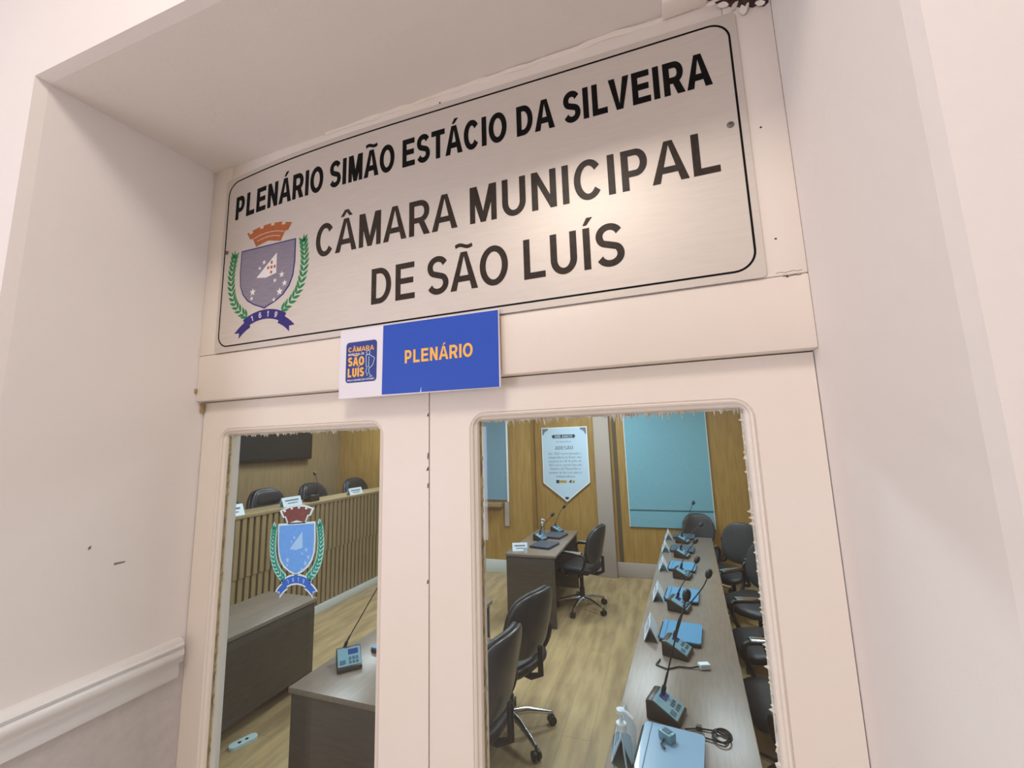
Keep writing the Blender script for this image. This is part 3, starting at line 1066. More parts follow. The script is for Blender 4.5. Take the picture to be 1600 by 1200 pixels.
# ------------------------------------------------------------------ chamber shell
bm = nbm(); box(bm, -6.2, 2.0, 0.56, 6.7, -0.12, 0.0)
struct(obj('floor', bm, 'plank'))
bm = nbm(); box(bm, -6.2, 2.0, YB, 6.7, 3.0, 3.1)
struct(obj('ceiling', bm, 'room_ceiling'))
bm = nbm(); box(bm, -5.7, -5.6, YB, 6.7, 0.0, 3.0)
prism_x(bm, [(4.985, 0.4), (4.993, 0.4), (4.993, 1.75), (4.985, 1.75)], -5.601, -5.597)
wl = struct(obj('wall_left', bm, 'wood_olive'))
bm = nbm(); box(bm, 1.55, 1.65, YB, 6.7, 0.0, 3.0)
struct(obj('wall_right', bm, 'wood_wall'))
YW = 6.47
XS = -1.90
bm = nbm()
box(bm, -5.6, XS, 6.22, YW + 0.2, 0.0, 3.0)
box(bm, XS, 1.55, YW, YW + 0.2, 0.0, 3.0)
wf = struct(obj('wall_far', bm, 'wood_wall'))
bm = nbm()
box(bm, XS + 0.0005, XS + 0.012, YW - 0.003, YW + 0.001, 0.2, 3.0)
box(bm, -0.66, -0.60, YW - 0.004, YW + 0.001, 0.2, 3.0)
obj('panel_joint', bm, 'slat_back', wf)
bm = nbm()
box(bm, -5.6, XS + 0.015, 6.205, 6.2205, 0.0, 0.19, 0.004)
struct(obj('baseboard_left', bm, 'white_trim'))
bm = nbm()
box(bm, XS + 0.016, 1.55, YW - 0.018, YW - 0.0005, 0.0, 0.20, 0.004)
struct(obj('baseboard_far', bm, 'plaster'))
bm = nbm(); box(bm, -0.93, -0.70, YW - 0.10, YW - 0.001, 0.0, 3.0, 0.006)
struct(obj('pillar', bm, 'plaster'))

# roller blinds
bl = thing('roller_blind', 'tall teal roller blind hanging on the far wooden wall beside the pointed banner', 'blind', (0.09, YW - 0.02, 0.70))
bm = nbm(); box(bm, -0.475, 0.645, YW - 0.03, YW - 0.022, 0.96, 2.75)
obj('fabric', bm, 'teal', bl, world=True)
bm = nbm(); box(bm, -0.475, 0.645, YW - 0.036, YW - 0.016, 0.945, 0.962, 0.003)
obj('bottom_bar', bm, 'teal_dark', bl, world=True)
bm = nbm(); box(bm, -0.475, 0.645, YW - 0.026, YW - 0.02, 0.71, 0.945)
obj('lower_panel', bm, 'teal', bl, world=True)
bm = nbm(); box(bm, -0.487, -0.475, YW - 0.032, YW - 0.014, 0.71, 2.75)
obj('side_rail', bm, 'white_trim', bl, world=True)
bm = nbm(); box(bm, 0.645, 0.655, YW - 0.032, YW - 0.014, 0.71, 2.75)
obj('side_rail', bm, 'white_trim', bl, world=True)
bm = nbm(); box(bm, -0.5, 0.67, YW - 0.07, YW - 0.001, 2.75, 2.85, 0.01)
obj('cassette', bm, 'white_trim', bl, world=True)

b2 = thing('window_blind', 'grey blue blind with white edge strip above the wooden ledge, left of the banner', 'blind', (-2.6, 6.2, 1.05))
bm = nbm(); box(bm, -3.1, -2.29, 6.195, 6.205, 1.09, 2.75)
obj('fabric', bm, 'blind_blue', b2, world=True)
bm = nbm(); box(bm, -2.289, -2.262, 6.185, 6.21, 1.06, 2.75, 0.003)
obj('edge_strip', bm, 'banner_white', b2, world=True)
bm = nbm(); box(bm, -3.12, -2.25, 6.16, 6.2195, 2.75, 2.84, 0.01)
obj('cassette', bm, 'white_trim', b2, world=True)
bm = nbm()
box(bm, -3.1, -2.36, 6.10, 6.2195, 0.99, 1.05, 0.005)
box(bm, -2.335, -2.265, 6.195, 6.2195, 0.70, 1.05, 0.004)
sl = struct(obj('trim_4', bm, 'wood_olive'))
bm = nbm(); box(bm, -2.336, -2.264, 6.19, 6.1955, 0.70, 1.058)
obj('grey_end_strip', bm, 'plaster', sl)

# banner
YN = YW - 0.035
bn = thing('wall_banner', 'pale pointed pennant banner headed ADESÃO, hung on the wooden wall', 'banner', (-1.40, YN, 1.1))
kx = 1.0
pent = [(-1.765, 2.192), (-1.035, 2.192), (-1.03, 1.34), (-1.395, 1.045), (-1.765, 1.33)]
bm = nbm(); prism(bm, pent, YN, YN + 0.012)
obj('border', bm, 'banner_white', bn, world=True, smooth=False)
pin = [(-1.75, 2.178), (-1.05, 2.178), (-1.045, 1.348), (-1.395, 1.068), (-1.75, 1.338)]
bm = nbm(); prism(bm, pin, YN - 0.001, YN)
obj('sheet', bm, 'banner', bn, world=True, smooth=False)
bm = nbm()
prism(bm, [(-1.58, 2.075), (-1.60, 2.05), (-1.58, 2.02), (-1.24, 2.02), (-1.22, 2.05), (-1.24, 2.075)], YN - 0.002, YN - 0.001)
pl = obj('title_plaque', bm, 'ink', bn, world=True, smooth=False)
bm = nbm(); lettering(bm, '200 ANOS', -1.555, -1.265, 2.028, 2.066, 0.2, 0.15, YN - 0.002, 0.001)
obj('title_text', bm, 'banner', pl, world=True, smooth=False)
bm = nbm()
font_mesh(bm, 'da Independência', -1.41, 1.955, 0.035, 0.3, YN - 0.0012)
lettering(bm, 'ADESÃO', -1.552, -1.262, 1.842, 1.898, 0.24, 0.11, YN - 0.001, 0.001)
for i, t_ in enumerate(('Em 1822 é proclamada a', 'independência do Brasil, mas', 'somente em 28 de Julho de', '1823 ocorre a grande festa pela', 'Adesão do Maranhão e', 'também de São Luís adere à', 'Independência')):
    font_mesh(bm, t_, -1.405, 1.765 - i * 0.0585, 0.052, 0.52, YN - 0.0012)
obj('body_text', bm, 'ink_grey', bn, world=True, smooth=False)
for nm_, mm_, pg in (('logo_mark', 'ink', [(-1.555, 1.325), (-1.505, 1.325), (-1.505, 1.375), (-1.555, 1.375)]),
                     ('logo_digit', 'ink', [(-1.36, 1.338), (-1.325, 1.338), (-1.325, 1.325), (-1.315, 1.325), (-1.315, 1.378), (-1.327, 1.378)]),
                     ('tip_emblem', 'ink', [(-1.43, 1.095), (-1.395, 1.078), (-1.36, 1.095), (-1.375, 1.12), (-1.415, 1.12)]),
                     ('gold_mark', 'gold', [(-1.50, 1.33), (-1.39, 1.33), (-1.39, 1.37), (-1.50, 1.37)]),
                     ('gold_mark', 'gold', [(-1.30, 1.33), (-1.265, 1.33), (-1.265, 1.368), (-1.30, 1.368)])):
    bm = nbm()
    prism(bm, pg, YN - 0.002, YN - 0.001)
    obj(nm_, bm, mm_, bn, world=True, smooth=False)
for sx in (-1, 1):
    bm = nbm()
    cx = -1.40 + sx * 0.35
    prism(bm, [(cx, 2.178), (cx - sx * 0.10, 2.178), (cx - sx * 0.085, 2.145), (cx - sx * 0.04, 2.125), (cx - sx * 0.02, 2.085), (cx, 2.07)], YN - 0.0018, YN - 0.001)
    obj('corner_ornament', bm, 'ink_grey', bn, world=True, smooth=False)
# ------------------------------------------------------------------ dais with slatted front, chairs and screen behind
XD = -4.03
bm = nbm(); box(bm, -5.6, XD - 0.32, 1.8, 6.215, 0.0, 0.30)
struct(obj('floor_dais', bm, 'plank'))
dz = thing('dais_counter', 'long wooden rostrum counter with vertical slatted front along the side wall', 'counter', (XD, 4.1, 0))
bm = nbm()
box(bm, XD - 0.30, XD - 0.02, 1.8, 6.21, 0.0, 1.28)
obj('body', bm, 'slat_back', dz, world=True)
bm = nbm()
y = 1.82
while y < 6.17:
    box(bm, XD - 0.02, XD + 0.012, y, y + 0.048, 0.70, 1.28, 0.004, 1)
    y += 0.074
obj('upper_slats', bm, 'slat', dz, world=True)
bm = nbm()
y = 1.82
while y < 6.17:
    box(bm, XD - 0.02, XD + 0.0, y, y + 0.048, 0.09, 0.70, 0.004, 1)
    y += 0.074
obj('lower_slats', bm, 'slat', dz, world=True)
bm = nbm(); box(bm, XD - 0.36, XD + 0.02, 1.79, 6.212, 1.28, 1.315, 0.005)
obj('counter_top', bm, 'slat', dz, world=True)
bm = nbm(); box(bm, XD - 0.02, XD + 0.018, 1.8, 6.21, 0.0, 0.09, 0.004)
obj('plinth', bm, 'white_trim', dz, world=True)

tv = thing('wall_screen', 'wide black flat screen mounted high on the side wall above the rostrum', 'screen', (-5.55, 4.6, 1.8))
bm = nbm(); box(bm, -5.55, -5.49, 3.4, 5.47, 1.80, 2.75, 0.012)
obj('casing', bm, 'screen', tv, world=True)
bm = nbm(); box(bm, -5.4915, -5.489, 3.43, 5.44, 1.84, 2.72)
obj('display', bm, 'screen', tv, world=True)
bm = nbm(); box(bm, -5.599, -5.55, 4.2, 4.6, 2.1, 2.5)
obj('bracket', bm, 'plastic', tv, world=True)


def name_plate(loc, rotz, label, group, w_=0.20, h=0.085, tilt=22):
    t = thing('name_plate', label, 'name plate', loc, rotz, group)
    bm = nbm()
    d = h * math.tan(R(tilt))
    pts = [(-d, 0), (0, h), (d, 0), (d - 0.004, 0), (0, h - 0.010), (-d + 0.004, 0)]
    prism_x(bm, pts, -w_ / 2, w_ / 2)
    obj('card', bm, 'paper', t, smooth=False)
    bm = nbm()
    nrm = R(tilt)
    for sg in (-1,):
        for z0, z1, x0, x1 in ((0.55, 0.72, -0.36, 0.36), (0.28, 0.38, -0.25, 0.28)):
            vs = []
            for x, z in ((x0, z0), (x1, z0), (x1, z1), (x0, z1)):
                vs.append(bm.verts.new((x * w_, sg * (d * (1 - z) + 0.0008), z * h)))
            bm.faces.new(vs)
    obj('printed_lines', bm, 'ink_grey', t, smooth=False)
    return t


G_ND = 'name plates along the rostrum'
name_plate((XD - 0.06, 3.06, 1.315), R(90), 'white name card on the rostrum before the chair cut by the pane edge', G_ND, 0.26, 0.11)
name_plate((XD - 0.06, 3.79, 1.315), R(90), 'white name card on the rostrum directly above the crest sticker', G_ND, 0.26, 0.10)
name_plate((XD - 0.06, 4.87, 1.315), R(90), 'white name card on the rostrum, in front of the farthest rostrum chair', G_ND, 0.26, 0.09)


# ------------------------------------------------------------------ chairs
def office_chair(name, label, group, loc, rotz, seat_z=0.47, back_top=0.98, back_w=0.47, thick=0.05, arm=True, high=False):
    """faces local +x; base at the origin"""
    t = thing(name, label, 'chair', loc, rotz, group)
    sw = 0.24
    bm = nbm()
    pillow(bm, 0.235, sw, 0.045, (0.02, 0, seat_z), lambda p: p + Vector((0, 0, -0.03 * max(0, p.x / 0.235) ** 3 + 0.02 * (p.y / sw) ** 2)), 0.45)
    obj('seat', bm, 'black_fabric', t, sharp=60)
    b0 = seat_z + (0.07 if not high else 0.04)
    hz = (back_top - b0) / 2
    def bend(p):
        k = p.z / hz
        wd = 1.0 - 0.16 * max(0, k) ** 2 - 0.10 * max(0, -k) ** 2
        return Vector((p.x - 0.05 * k - 0.035 * k * abs(k) * 0 + 0.06 * (p.y / (back_w / 2)) ** 2, p.y * wd, p.z))
    bm = nbm()
    pillow(bm, thick * 0.55, back_w / 2, hz, (-0.245 + 0.02, 0, b0 + hz), bend, 0.55, 32, 20)
    bk = obj('backrest', bm, 'black_fabric', t, sharp=60)
    bm = nbm()
    pillow(bm, thick * 0.45, back_w / 2 + 0.012, hz * 0.97, (-0.245 - 0.012, 0, b0 + hz), bend, 0.55, 32, 20)
    obj('back_shell', bm, 'shell', bk, sharp=60)
    if high:
        bm = nbm()
        pillow(bm, thick * 0.5, back_w * 0.36, hz * 0.30, (-0.245 + 0.045 - 0.035, 0, b0 + hz * 1.62), bend, 0.5)
        obj('head_cushion', bm, 'black_fabric', bk, sharp=60)
    bm = nbm()
    tube(bm, [(-0.05, 0, seat_z - 0.05), (-0.2, 0, seat_z - 0.055), (-0.275, 0, seat_z - 0.02), (-0.275, 0, seat_z + 0.15)], [0.022, 0.022, 0.020, 0.018], 8)
    box(bm, -0.11, 0.11, -0.07, 0.07, seat_z - 0.075, seat_z - 0.035, 0.008)
    obj('mechanism', bm, 'plastic', t)
    if arm:
        for s in (-1, 1):
            bm = nbm()
            y = s * (sw + 0.035)
            pts = [(0.10, s * 0.20, seat_z - 0.045), (0.10, y - s * 0.01, seat_z - 0.03), (0.15, y, seat_z + 0.08), (0.165, y, seat_z + 0.17), (0.13, y, seat_z + 0.205), (0.0, y, seat_z + 0.21), (-0.12, y, seat_z + 0.205), (-0.165, y, seat_z + 0.16), (-0.14, y, seat_z + 0.06), (-0.08, y - s * 0.01, seat_z - 0.03), (-0.08, s * 0.20, seat_z - 0.045)]
            sp_ = [(*smooth_path([(p[0], p[2]) for p in pts], 36)[k], 0) for k in range(37)]
            ys = smooth_path([(p[1], 0) for p in pts], 36)
            tube(bm, [(a[0], ys[k][0], a[1]) for k, a in enumerate(sp_)], 0.016, 8)
            a_ = obj('armrest', bm, 'plastic', t, sharp=60)
            bm = nbm()
            box(bm, -0.13, 0.13, y - 0.028, y + 0.028, seat_z + 0.212, seat_z + 0.236, 0.01)
            obj('arm_pad', bm, 'chrome' if not high else 'black_fabric', a_)
    bm = nbm()
    lathe(bm, [(0.030, 0.10), (0.030, 0.24), (0.022, 0.245), (0.022, seat_z - 0.06)], (0, 0, 0), 14)
    obj('gas_lift', bm, 'plastic', t)
    for k in range(5):
        a = R(72 * k + 18)
        ca_, sa_ = math.cos(a), math.sin(a)
        bm = nbm()
        tube(bm, [(0.02 * ca_, 0.02 * sa_, 0.125), (0.12 * ca_, 0.12 * sa_, 0.125), (0.24 * ca_, 0.24 * sa_, 0.095), (0.30 * ca_, 0.30 * sa_, 0.078)], [0.024, 0.021, 0.016, 0.013], 8)
        lg = obj('leg', bm, 'chrome', t, sharp=60)
        bm = nbm()
        ax = Vector((-sa_, ca_, 0))
        for sg in (-1, 1):
            c0 = Vector((0.30 * ca_, 0.30 * sa_, 0.030)) + ax * 0.008 * sg
            tube(bm, [c0, c0 + ax * 0.016 * sg], 0.029, 14)
        tube(bm, [(0.30 * ca_, 0.30 * sa_, 0.030), (0.30 * ca_, 0.30 * sa_, 0.085)], 0.008, 8)
        obj('caster', bm, 'plastic', lg)
    return t


G_CH = 'black swivel chairs at the desks'
c1 = office_chair('swivel_chair', 'black swivel chair with chrome star base, at the far desk below the banner', G_CH, (-0.99, 5.17, 0), R(168))
dup(c1, (-1.10, 2.92, 0), R(160), 'black swivel chair with chrome base seen from behind, at the near desk', G_CH)
dup(c1, (-1.10, 2.24, 0), R(172), 'black swivel chair back cut by the wide pane edge, nearest the glass', G_CH)
office_chair('swivel_chair', 'small round backed black chair at the far head of the long table under the blind', G_CH, (0.42, 6.10, 0), R(-90), 0.47, 0.935, 0.38)
RC = 'black swivel chairs along the long table'
dup(c1, (0.66, 5.30, 0), R(224), 'black swivel chair at the long table, farthest of its row and turned outwards', RC)
dup(c1, (0.74, 4.42, 0), R(220), 'black swivel chair at the long table, second from the far end of its row', RC)
dup(c1, (0.66, 3.58, 0), R(192), 'black swivel chair at the middle of the long table, its arm catching light', RC)
dup(c1, (0.60, 2.85, 0), R(186), 'black swivel chair at the long table beside the small white adapter', RC)
dup(c1, (0.57, 2.12, 0), R(182), 'black swivel chair at the near end of the long table beside the coiled cable', RC)
G_ED = 'executive chairs behind the rostrum'
e1 = office_chair('executive_chair', 'black padded executive chair behind the rostrum with a large shiny rim, above the crest sticker', G_ED, (-4.70, 4.18, 0.30), R(4), 0.50, 1.165, 0.57, 0.11, True, True)
dup(e1, (-4.70, 3.47, 0.30), R(-6), 'black executive chair behind the rostrum cut by the left edge of the narrow pane', G_ED)
dup(e1, (-4.70, 4.97, 0.30), R(8), 'black executive chair behind the rostrum with a microphone stem in front of it', G_ED)
dup(e1, (-4.70, 5.86, 0.30), R(2), 'black executive chair behind the rostrum, deepest in the chamber beside a name card', G_ED)


# ------------------------------------------------------------------ desks
def desk(name, label, group, loc, rotz, length, width, height=0.74, open_side=1, panel_bottom=0.03, solid_front=True):
    """length along local y (0..length), width along local x (0..width); open_side=+1: knees go in from +x"""
    t = thing(name, label, 'desk', loc, rotz, group)
    bm = nbm(); box(bm, 0, width, 0, length, height - 0.028, height, 0.003)
    obj('top', bm, 'laminate', t)
    for y0 in (0.012, length - 0.04):
        bm = nbm(); box(bm, 0.01, width - 0.02, y0, y0 + 0.028, 0.0, height - 0.0282, 0.002)
        obj('side_panel', bm, 'laminate_dk', t)
    bm = nbm()
    xp = 0.012 if open_side > 0 else width - 0.032
    box(bm, xp, xp + 0.02, 0.041, length - 0.041, panel_bottom, height - 0.0282, 0.002)
    obj('modesty_panel', bm, 'laminate_dk', t)
    return t


G_DK = 'dark laminate desks'
desk('desk', 'dark wood desk with sanitizer bottle on top, standing below the pointed banner', G_DK, (-1.72, 4.53, 0), 0, 1.34, 0.58)
desk('desk', 'dark desk close to the door with one microphone console on its shiny bluish top', G_DK, (-1.90, 1.80, 0), 0, 1.40, 0.57)
desk('desk', 'bare dark desk turned towards the aisle in front of the slatted rostrum', G_DK, (-3.42, 1.62, 0), 0, 1.35, 0.57, 0.70, -1, 0.13)
ANG = math.atan2(0.066, 1.0)
lt = desk('conference_table', 'long laminate table carrying a row of consoles, laptops and name cards', None, (-0.305, 1.42, 0), -ANG, 4.40, 0.545)
lt['category'] = 'table'
bm = nbm()
box(bm, -1.898, -1.885, 1.795, 1.7999, 0.695, 0.71)
DY = Vector((math.sin(ANG), math.cos(ANG), 0))
DX = Vector((math.cos(ANG), -math.sin(ANG), 0))
bm.free()


def on_table(x, y, z=0.74):
    return (x, y, z)


def console(loc, rotz, label, group, neck, cable=True):
    """conference microphone: wedge faces local -y (towards the sitter at +... ), neck: list of local points"""
    t = thing('microphone_console', label, 'microphone', loc, rotz, group)
    bm = nbm()
    # wedge body, high at the back (+y)
    pts = [(-0.07, 0.0), (0.07, 0.0), (0.07, 0.075), (0.045, 0.080), (-0.07, 0.022)]
    prism_x(bm, pts, -0.065, 0.065)
    bmesh.ops.bevel(bm, geom=list(bm.edges), offset=0.004, segments=2, profile=0.5, affect='EDGES')
    obj('body', bm, 'console', t)
    sl_ = math.atan2(0.058, 0.115)
    def up_(u, v, h):    # on the slanted face; u across, v 0..1 up the slope
        y = -0.066 + 0.108 * v
        z = 0.0245 + 0.0545 * v
        return (u, y - math.sin(sl_) * h, z + math.cos(sl_) * h)
    def slab(bm, u0, u1, v0, v1, h0, h1):
        a = [bm.verts.new(up_(u, v, h0)) for u, v in ((u0, v0), (u1, v0), (u1, v1), (u0, v1))]
        b = [bm.verts.new(up_(u, v, h1)) for u, v in ((u0, v0), (u1, v0), (u1, v1), (u0, v1))]
        bm.faces.new(a[::-1]); bm.faces.new(b)
        for i in range(4):
            bm.faces.new((a[i], a[(i + 1) % 4], b[(i + 1) % 4], b[i]))
    bm = nbm(); slab(bm, -0.060, 0.060, 0.04, 0.97, -0.001, 0.002)
    fp = obj('face_plate', bm, 'console_top', t, smooth=False)
    bm = nbm(); slab(bm, -0.005, 0.048, 0.60, 0.88, 0.002, 0.003)
    obj('display', bm, 'display', fp, smooth=False)
    bm = nbm()
    for i in range(3):
        for j in range(2):
            slab(bm, -0.002 + i * 0.018, 0.010 + i * 0.018, 0.14 + j * 0.2, 0.26 + j * 0.2, 0.002, 0.005)
    slab(bm, -0.050, -0.020, 0.15, 0.35, 0.002, 0.004)
    obj('keys', bm, 'key', fp, smooth=False)
    bm = nbm()
    pp = [Vector(p) for p in neck]
    if pp[0].z > 0.5:
        pp = [Matrix.Rotation(-rotz, 3, 'Z') @ (p - Vector(loc)) for p in pp]
    sm = []
    for k in range(25):
        tt = k / 24 * (len(pp) - 1)
        i = min(int(tt), len(pp) - 2)
        f = tt - i
        p0, p1, p2, p3 = pp[max(i - 1, 0)], pp[i], pp[i + 1], pp[min(i + 2, len(pp) - 1)]
        sm.append(0.5 * (2 * p1 + (p2 - p0) * f + (2 * p0 - 5 * p1 + 4 * p2 - p3) * f * f + (3 * p1 - p0 - 3 * p2 + p3) * f ** 3))
    tube(bm, sm, [0.0055] * 8 + [0.0036] * 17, 8)
    tube(bm, [sm[0] - (sm[1] - sm[0]).normalized() * 0.012, sm[0] + (sm[1] - sm[0]).normalized() * 0.035], 0.010, 10)
    obj('gooseneck', bm, 'plastic', t, sharp=60)
    d = (sm[-1] - sm[-2]).normalized()
    bm = nbm()
    tube(bm, [sm[-1] - d * 0.012, sm[-1] - d * 0.004, sm[-1] + d * 0.012, sm[-1] + d * 0.030, sm[-1] + d * 0.042, sm[-1] + d * 0.047], [0.007, 0.014, 0.019, 0.018, 0.012, 0.004], 12)
    obj('microphone_head', bm, 'plastic', t, sharp=60)
    return t


G_MC = 'microphone consoles on the long table'
NECK = [(-0.035, 0.045, 0.08), (-0.02, 0.06, 0.17), (0.0, 0.05, 0.27), (0.03, -0.03, 0.36)]
# face towards the sitters on the +x side of the table
FR = R(90) - ANG


def lpos(s, across, z=0.741):
    """point on the long table: s along it from its near end, across from its left edge"""
    p = Vector((-0.305, 1.42, 0)) + DY * s + DX * across
    return (p.x, p.y, z)


def laptop(loc, rotz, label, group, w_=0.30, l=0.26, m='pad'):
    """closed; hinge along local -x"""
    t = thing('laptop', label, 'laptop', loc, rotz, group)
    bm = nbm()
    prism_r(bm, rrect(-w_ / 2, w_ / 2, -l / 2, l / 2, 0.018, 5), 0.003, 0.018)
    obj('base', bm, 'plastic', t, sharp=50)
    bm = nbm()
    prism_r(bm, rrect(-w_ / 2 + 0.004, w_ / 2, -l / 2, l / 2, 0.018, 5), 0.0185, 0.027)
    ld = obj('lid', bm, m, t, sharp=50)
    bm = nbm()
    prism_r(bm, rrect(-w_ / 2 + 0.030, -w_ / 2 + 0.034, -l / 2 + 0.004, l / 2 - 0.004, 0.001, 2), 0.027, 0.0276)
    obj('lid_seam', bm, 'key', ld, smooth=False)
    bm = nbm()
    tube(bm, [(-w_ / 2 - 0.001, -l * 0.40, 0.018), (-w_ / 2 - 0.001, l * 0.40, 0.018)], 0.006, 8)
    obj('hinge', bm, 'plastic', t)
    bm = nbm()
    for sx in (-1, 1):
        for sy in (-1, 1):
            lathe(bm, [(0.008, 0), (0.009, 0.003)], (sx * w_ * 0.38, sy * l * 0.38, 0), 8)
    obj('foot', bm, 'plastic', t)
    return t


def prism_r(bm, poly, z0, z1):
    a = [bm.verts.new((x, y, z0)) for x, y in poly]
    b = [bm.verts.new((x, y, z1)) for x, y in poly]
    n = len(poly)
    bm.faces.new(a[::-1])
    bm.faces.new(b)
    for i in range(n):
        bm.faces.new((a[i], a[(i + 1) % n], b[(i + 1) % n], b[i]))


G_PD = 'closed laptops on the long table'
G_NP = 'name cards on the long table'
rows = [
    # console x, y; neck; laptop x, y, size along the table; card x, y; lid; words
    ((-0.055, 2.115), [(-0.067, 2.150, 0.81), (-0.052, 2.153, 0.86), (0.004, 2.17, 1.036), (0.044, 2.20, 1.139), (0.066, 2.225, 1.20)],
     (-0.045, 1.855, 0.29), (-0.205, 1.88), 'lid_sheen', 'at the near end of the long table'),
    ((0.015, 2.70), [(0.000, 2.735, 0.81), (0.018, 2.738, 0.86), (0.053, 2.74, 0.945), (0.141, 2.76, 1.043), (0.189, 2.78, 1.10), (0.214, 2.795, 1.145)],
     (0.045, 2.945, 0.28), (-0.118, 2.91), 'pad', 'beside the small white adapter on the long table'),
    ((0.055, 3.365), [(0.045, 3.40, 0.81), (0.062, 3.40, 0.86), (0.10, 3.41, 0.92), (0.16, 3.44, 0.99), (0.195, 3.46, 1.05)],
     (0.085, 3.62, 0.28), (-0.075, 3.58), 'pad', 'third from the near end of the long table'),
    ((0.115, 4.12), [(0.105, 4.155, 0.81), (0.12, 4.155, 0.86), (0.17, 4.16, 0.95), (0.235, 4.17, 1.03)],
     (0.125, 4.40, 0.27), (-0.03, 4.36), 'pad', 'fourth from the near end of the long table'),
    ((0.145, 4.80), [(0.135, 4.835, 0.81), (0.15, 4.835, 0.86), (0.24, 4.86, 0.96), (0.345, 4.92, 1.04)],
     (0.160, 5.08, 0.26), (0.0, 5.05), 'pad_dk', 'fifth from the near end of the long table'),
    ((0.185, 5.45), [(0.175, 5.485, 0.81), (0.19, 5.485, 0.86), (0.27, 5.60, 1.02), (0.345, 5.72, 1.15)],
     (0.215, 5.72, 0.25), (0.045, 5.66), 'pad_dk', 'at the far end of the long table'),
]
for i, ((cx, cy), nk, (lx, ly, ll), (kx_, ky_), lm, wd) in enumerate(rows):
    console((cx, cy, 0.741), R(73), 'dark microphone console with thin gooseneck, ' + wd, G_MC, nk)
    laptop((lx, ly, 0.7405), -ANG - R(3), {'pad': 'blue', 'lid_sheen': 'pale blue', 'pad_dk': 'dark blue'}[lm] + ' closed laptop behind its card, ' + wd, G_PD, 0.235, ll, lm)
    name_plate((kx_ - 0.015, ky_, 0.7405), R(-90) - ANG + R(4), 'white folded name card, ' + wd, G_NP, 0.22, 0.095, 24)


def bottle(loc, label, sc=1.0, group=None):
    t = thing('sanitizer_bottle', label, 'bottle', loc, 0, group)
    bm = nbm()
    lathe(bm, [(0.030 * sc, 0), (0.033 * sc, 0.006 * sc), (0.033 * sc, 0.10 * sc), (0.028 * sc, 0.125 * sc), (0.013 * sc, 0.140 * sc), (0.013 * sc, 0.150 * sc)], (0, 0, 0), 20)
    obj('body', bm, 'bottle', t, sharp=60)
    bm = nbm()
    lathe(bm, [(0.016 * sc, 0.148 * sc), (0.016 * sc, 0.168 * sc), (0.006 * sc, 0.170 * sc), (0.006 * sc, 0.195 * sc), (0.014 * sc, 0.197 * sc), (0.013 * sc, 0.207 * sc)], (0, 0, 0), 14)
    tube(bm, [(0, 0, 0.202 * sc), (0.02 * sc, -0.01 * sc, 0.204 * sc), (0.040 * sc, -0.02 * sc, 0.194 * sc)], [0.007 * sc, 0.006 * sc, 0.004 * sc], 8)
    obj('pump', bm, 'paper', t)
    bm = nbm()
    tube(bm, [(0, 0, 0.148 * sc), (0.004 * sc, 0, 0.08 * sc), (0.012 * sc, 0, 0.012 * sc)], 0.003 * sc, 8)
    obj('dip_tube', bm, 'paper', t, sharp=60)
    return t


bottle((-0.205, 1.690, 0.741), 'clear pump bottle at the near end of the long table, before the name card', 1.15, 'clear pump bottles')
bottle((-1.545, 5.50, 0.741), 'clear pump bottle standing on the far desk below the banner', 1.0, 'clear pump bottles')

# small things on the long table
t = thing('adapter_box', 'small grey box with connector lying on the nearest closed laptop', 'adapter', (-0.055, 1.915, 0.768), R(-38))
bm = nbm(); box(bm, -0.028, 0.028, -0.020, 0.020, 0, 0.032, 0.004); obj('case', bm, 'console_top', t)
bm = nbm(); box(bm, -0.016, 0.016, -0.012, 0.012, 0.032, 0.0335); obj('label_plate', bm, 'key', t)
bm = nbm(); tube(bm, [(0.0, -0.02, 0.01), (0.01, -0.05, 0.008), (0.03, -0.055, 0.006)], 0.004, 8); obj('plug', bm, 'plastic', t)
t = thing('adapter_box', 'small white adapter on the long table beside the second console', 'adapter', (0.140, 2.575, 0.741), R(20))
bm = nbm(); box(bm, -0.028, 0.028, -0.018, 0.018, 0, 0.026, 0.004); obj('case', bm, 'paper', t)
bm = nbm(); tube(bm, [(-0.026, 0, 0.012), (-0.07, 0.0, 0.005), (-0.13, 0.02, 0.004), (-0.20, 0.0, 0.004), (-0.24, 0.05, 0.004), (-0.20, 0.10, 0.004)], 0.004, 8); obj('lead', bm, 'plastic', t, sharp=60)
t = thing('coiled_cable', 'coiled black cable with two plugs beside the nearest console on the long table', 'cable', (0.135, 2.03, 0.741), 0)
bm = nbm()
pts = []
for k in range(60):
    a = k / 60 * 2 * math.pi * 2.6
    rr = 0.030 + 0.008 * math.sin(a * 0.7)
    pts.append((0.02 + rr * math.cos(a), rr * 1.25 * math.sin(a), 0.004 + 0.00025 * k))
tube(bm, pts, 0.0035, 6)
tube(bm, [(0.05, 0, 0.006), (0.0, 0.03, 0.006), (-0.06, 0.03, 0.005), (-0.12, 0.01, 0.005)], 0.0035, 6)
tube(bm, [(0.03, -0.04, 0.006), (-0.02, -0.03, 0.006), (-0.07, -0.02, 0.006), (-0.10, -0.03, 0.006)], 0.0035, 6)
obj('cord', bm, 'plastic', t, sharp=60)
for p in ((-0.065, 0.03, 0), (-0.06, -0.022, 0)):
    bm = nbm(); box(bm, p[0] - 0.012, p[0] + 0.012, p[1] - 0.009, p[1] + 0.009, 0.0, 0.016, 0.003); obj('plug', bm, 'console', t)

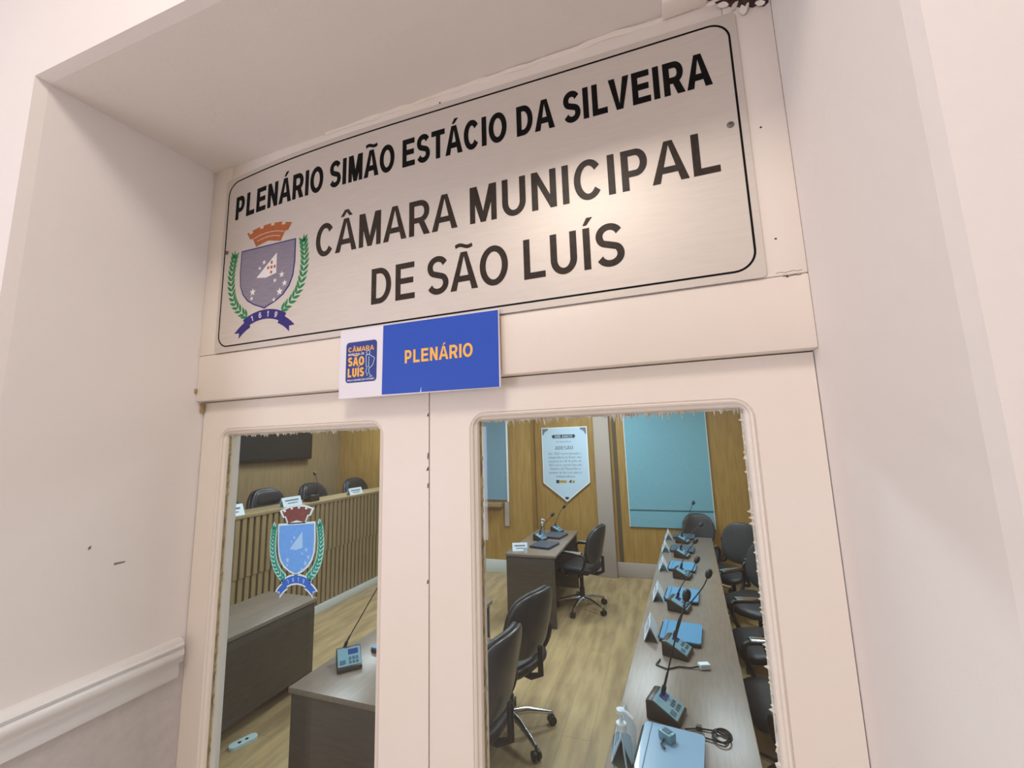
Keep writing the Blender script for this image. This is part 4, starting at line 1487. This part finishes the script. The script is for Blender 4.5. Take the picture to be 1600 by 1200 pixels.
# things on the near desk
console((-1.74, 2.06, 0.741), R(45), 'microphone console with long gooseneck on the desk behind the narrow pane', G_MC,
        [(-1.805, 2.095, 0.81), (-1.785, 2.10, 0.855), (-1.729, 2.12, 0.955), (-1.648, 2.15, 1.10), (-1.579, 2.18, 1.22)])
laptop((-1.60, 2.36, 0.7405), R(-6), 'closed laptop on the desk behind the narrow pane, cut by the pane edge', G_PD, 0.235, 0.29, 'pad')
# things on the desk below the banner
laptop((-1.37, 4.94, 0.7405), R(-12), 'dark closed laptop at the front of the desk below the banner', 'laptops on the desk below the banner', 0.26, 0.30, 'pad_dk')
laptop((-1.37, 5.46, 0.7405), R(-10), 'dark closed laptop beside the pump bottle on the desk below the banner', 'laptops on the desk below the banner', 0.26, 0.30, 'pad_dk')
console((-1.50, 5.22, 0.741), R(75), 'microphone console between two laptops on the desk below the banner', G_MC, [(-1.51, 5.25, 0.81), (-1.50, 5.25, 0.86), (-1.42, 5.27, 0.96), (-1.36, 5.30, 1.03)])
console((-1.40, 5.72, 0.741), R(75), 'microphone console behind the pump bottle at the back of the banner desk', G_MC, [(-1.43, 5.75, 0.81), (-1.42, 5.75, 0.86), (-1.37, 5.76, 0.98), (-1.31, 5.77, 1.06)])
name_plate((-1.595, 4.685, 0.7405), R(20), 'white folded card on the near corner of the desk below the banner', 'cards on the far desk', 0.17, 0.085)
t = thing('paper_cup', 'small white cup on the front corner of the far desk', 'cup', (-1.50, 4.60, 0.741))
bm = nbm(); lathe(bm, [(0.02, 0), (0.027, 0.06), (0.025, 0.06), (0.019, 0.004)], (0, 0, 0), 16); obj('wall', bm, 'paper', t, sharp=60)
bm = nbm(); tube(bm, [(0.0265 * math.cos(2 * math.pi * k / 20), 0.0265 * math.sin(2 * math.pi * k / 20), 0.06) for k in range(20)], 0.0015, 6, True); obj('rim', bm, 'paper', t, sharp=60)
# rostrum microphone and jug
console((XD - 0.12, 4.15, 1.316), R(-90), 'microphone console with thin stem on the rostrum between two name cards', 'rostrum microphones', [(-0.03, 0.045, 0.08), (-0.03, 0.06, 0.16), (-0.05, 0.03, 0.26), (-0.08, -0.03, 0.32)])
# floor outlet
t = thing('floor_outlet', 'white oval floor outlet box on the planks in front of the bare desk', 'outlet', (-2.80, 2.30, 0.0), R(70))
bm = nbm()
prism(bm, rrect(-0.085, 0.085, -0.036, 0.036, 0.034, 6), -0.018, 0.0)
bmesh.ops.rotate(bm, cent=(0, 0, 0), matrix=Matrix.Rotation(R(-90), 3, 'X'), verts=bm.verts)
bmesh.ops.translate(bm, vec=(0, 0, -min(v.co.z for v in bm.verts)), verts=bm.verts)
obj('cover', bm, 'outlet', t)
for x in (-0.022, 0.022):
    bm = nbm(); lathe(bm, [(0.011, 0.0175), (0.011, 0.0190)], (x, 0, 0), 14); obj('socket', bm, 'ink', t)
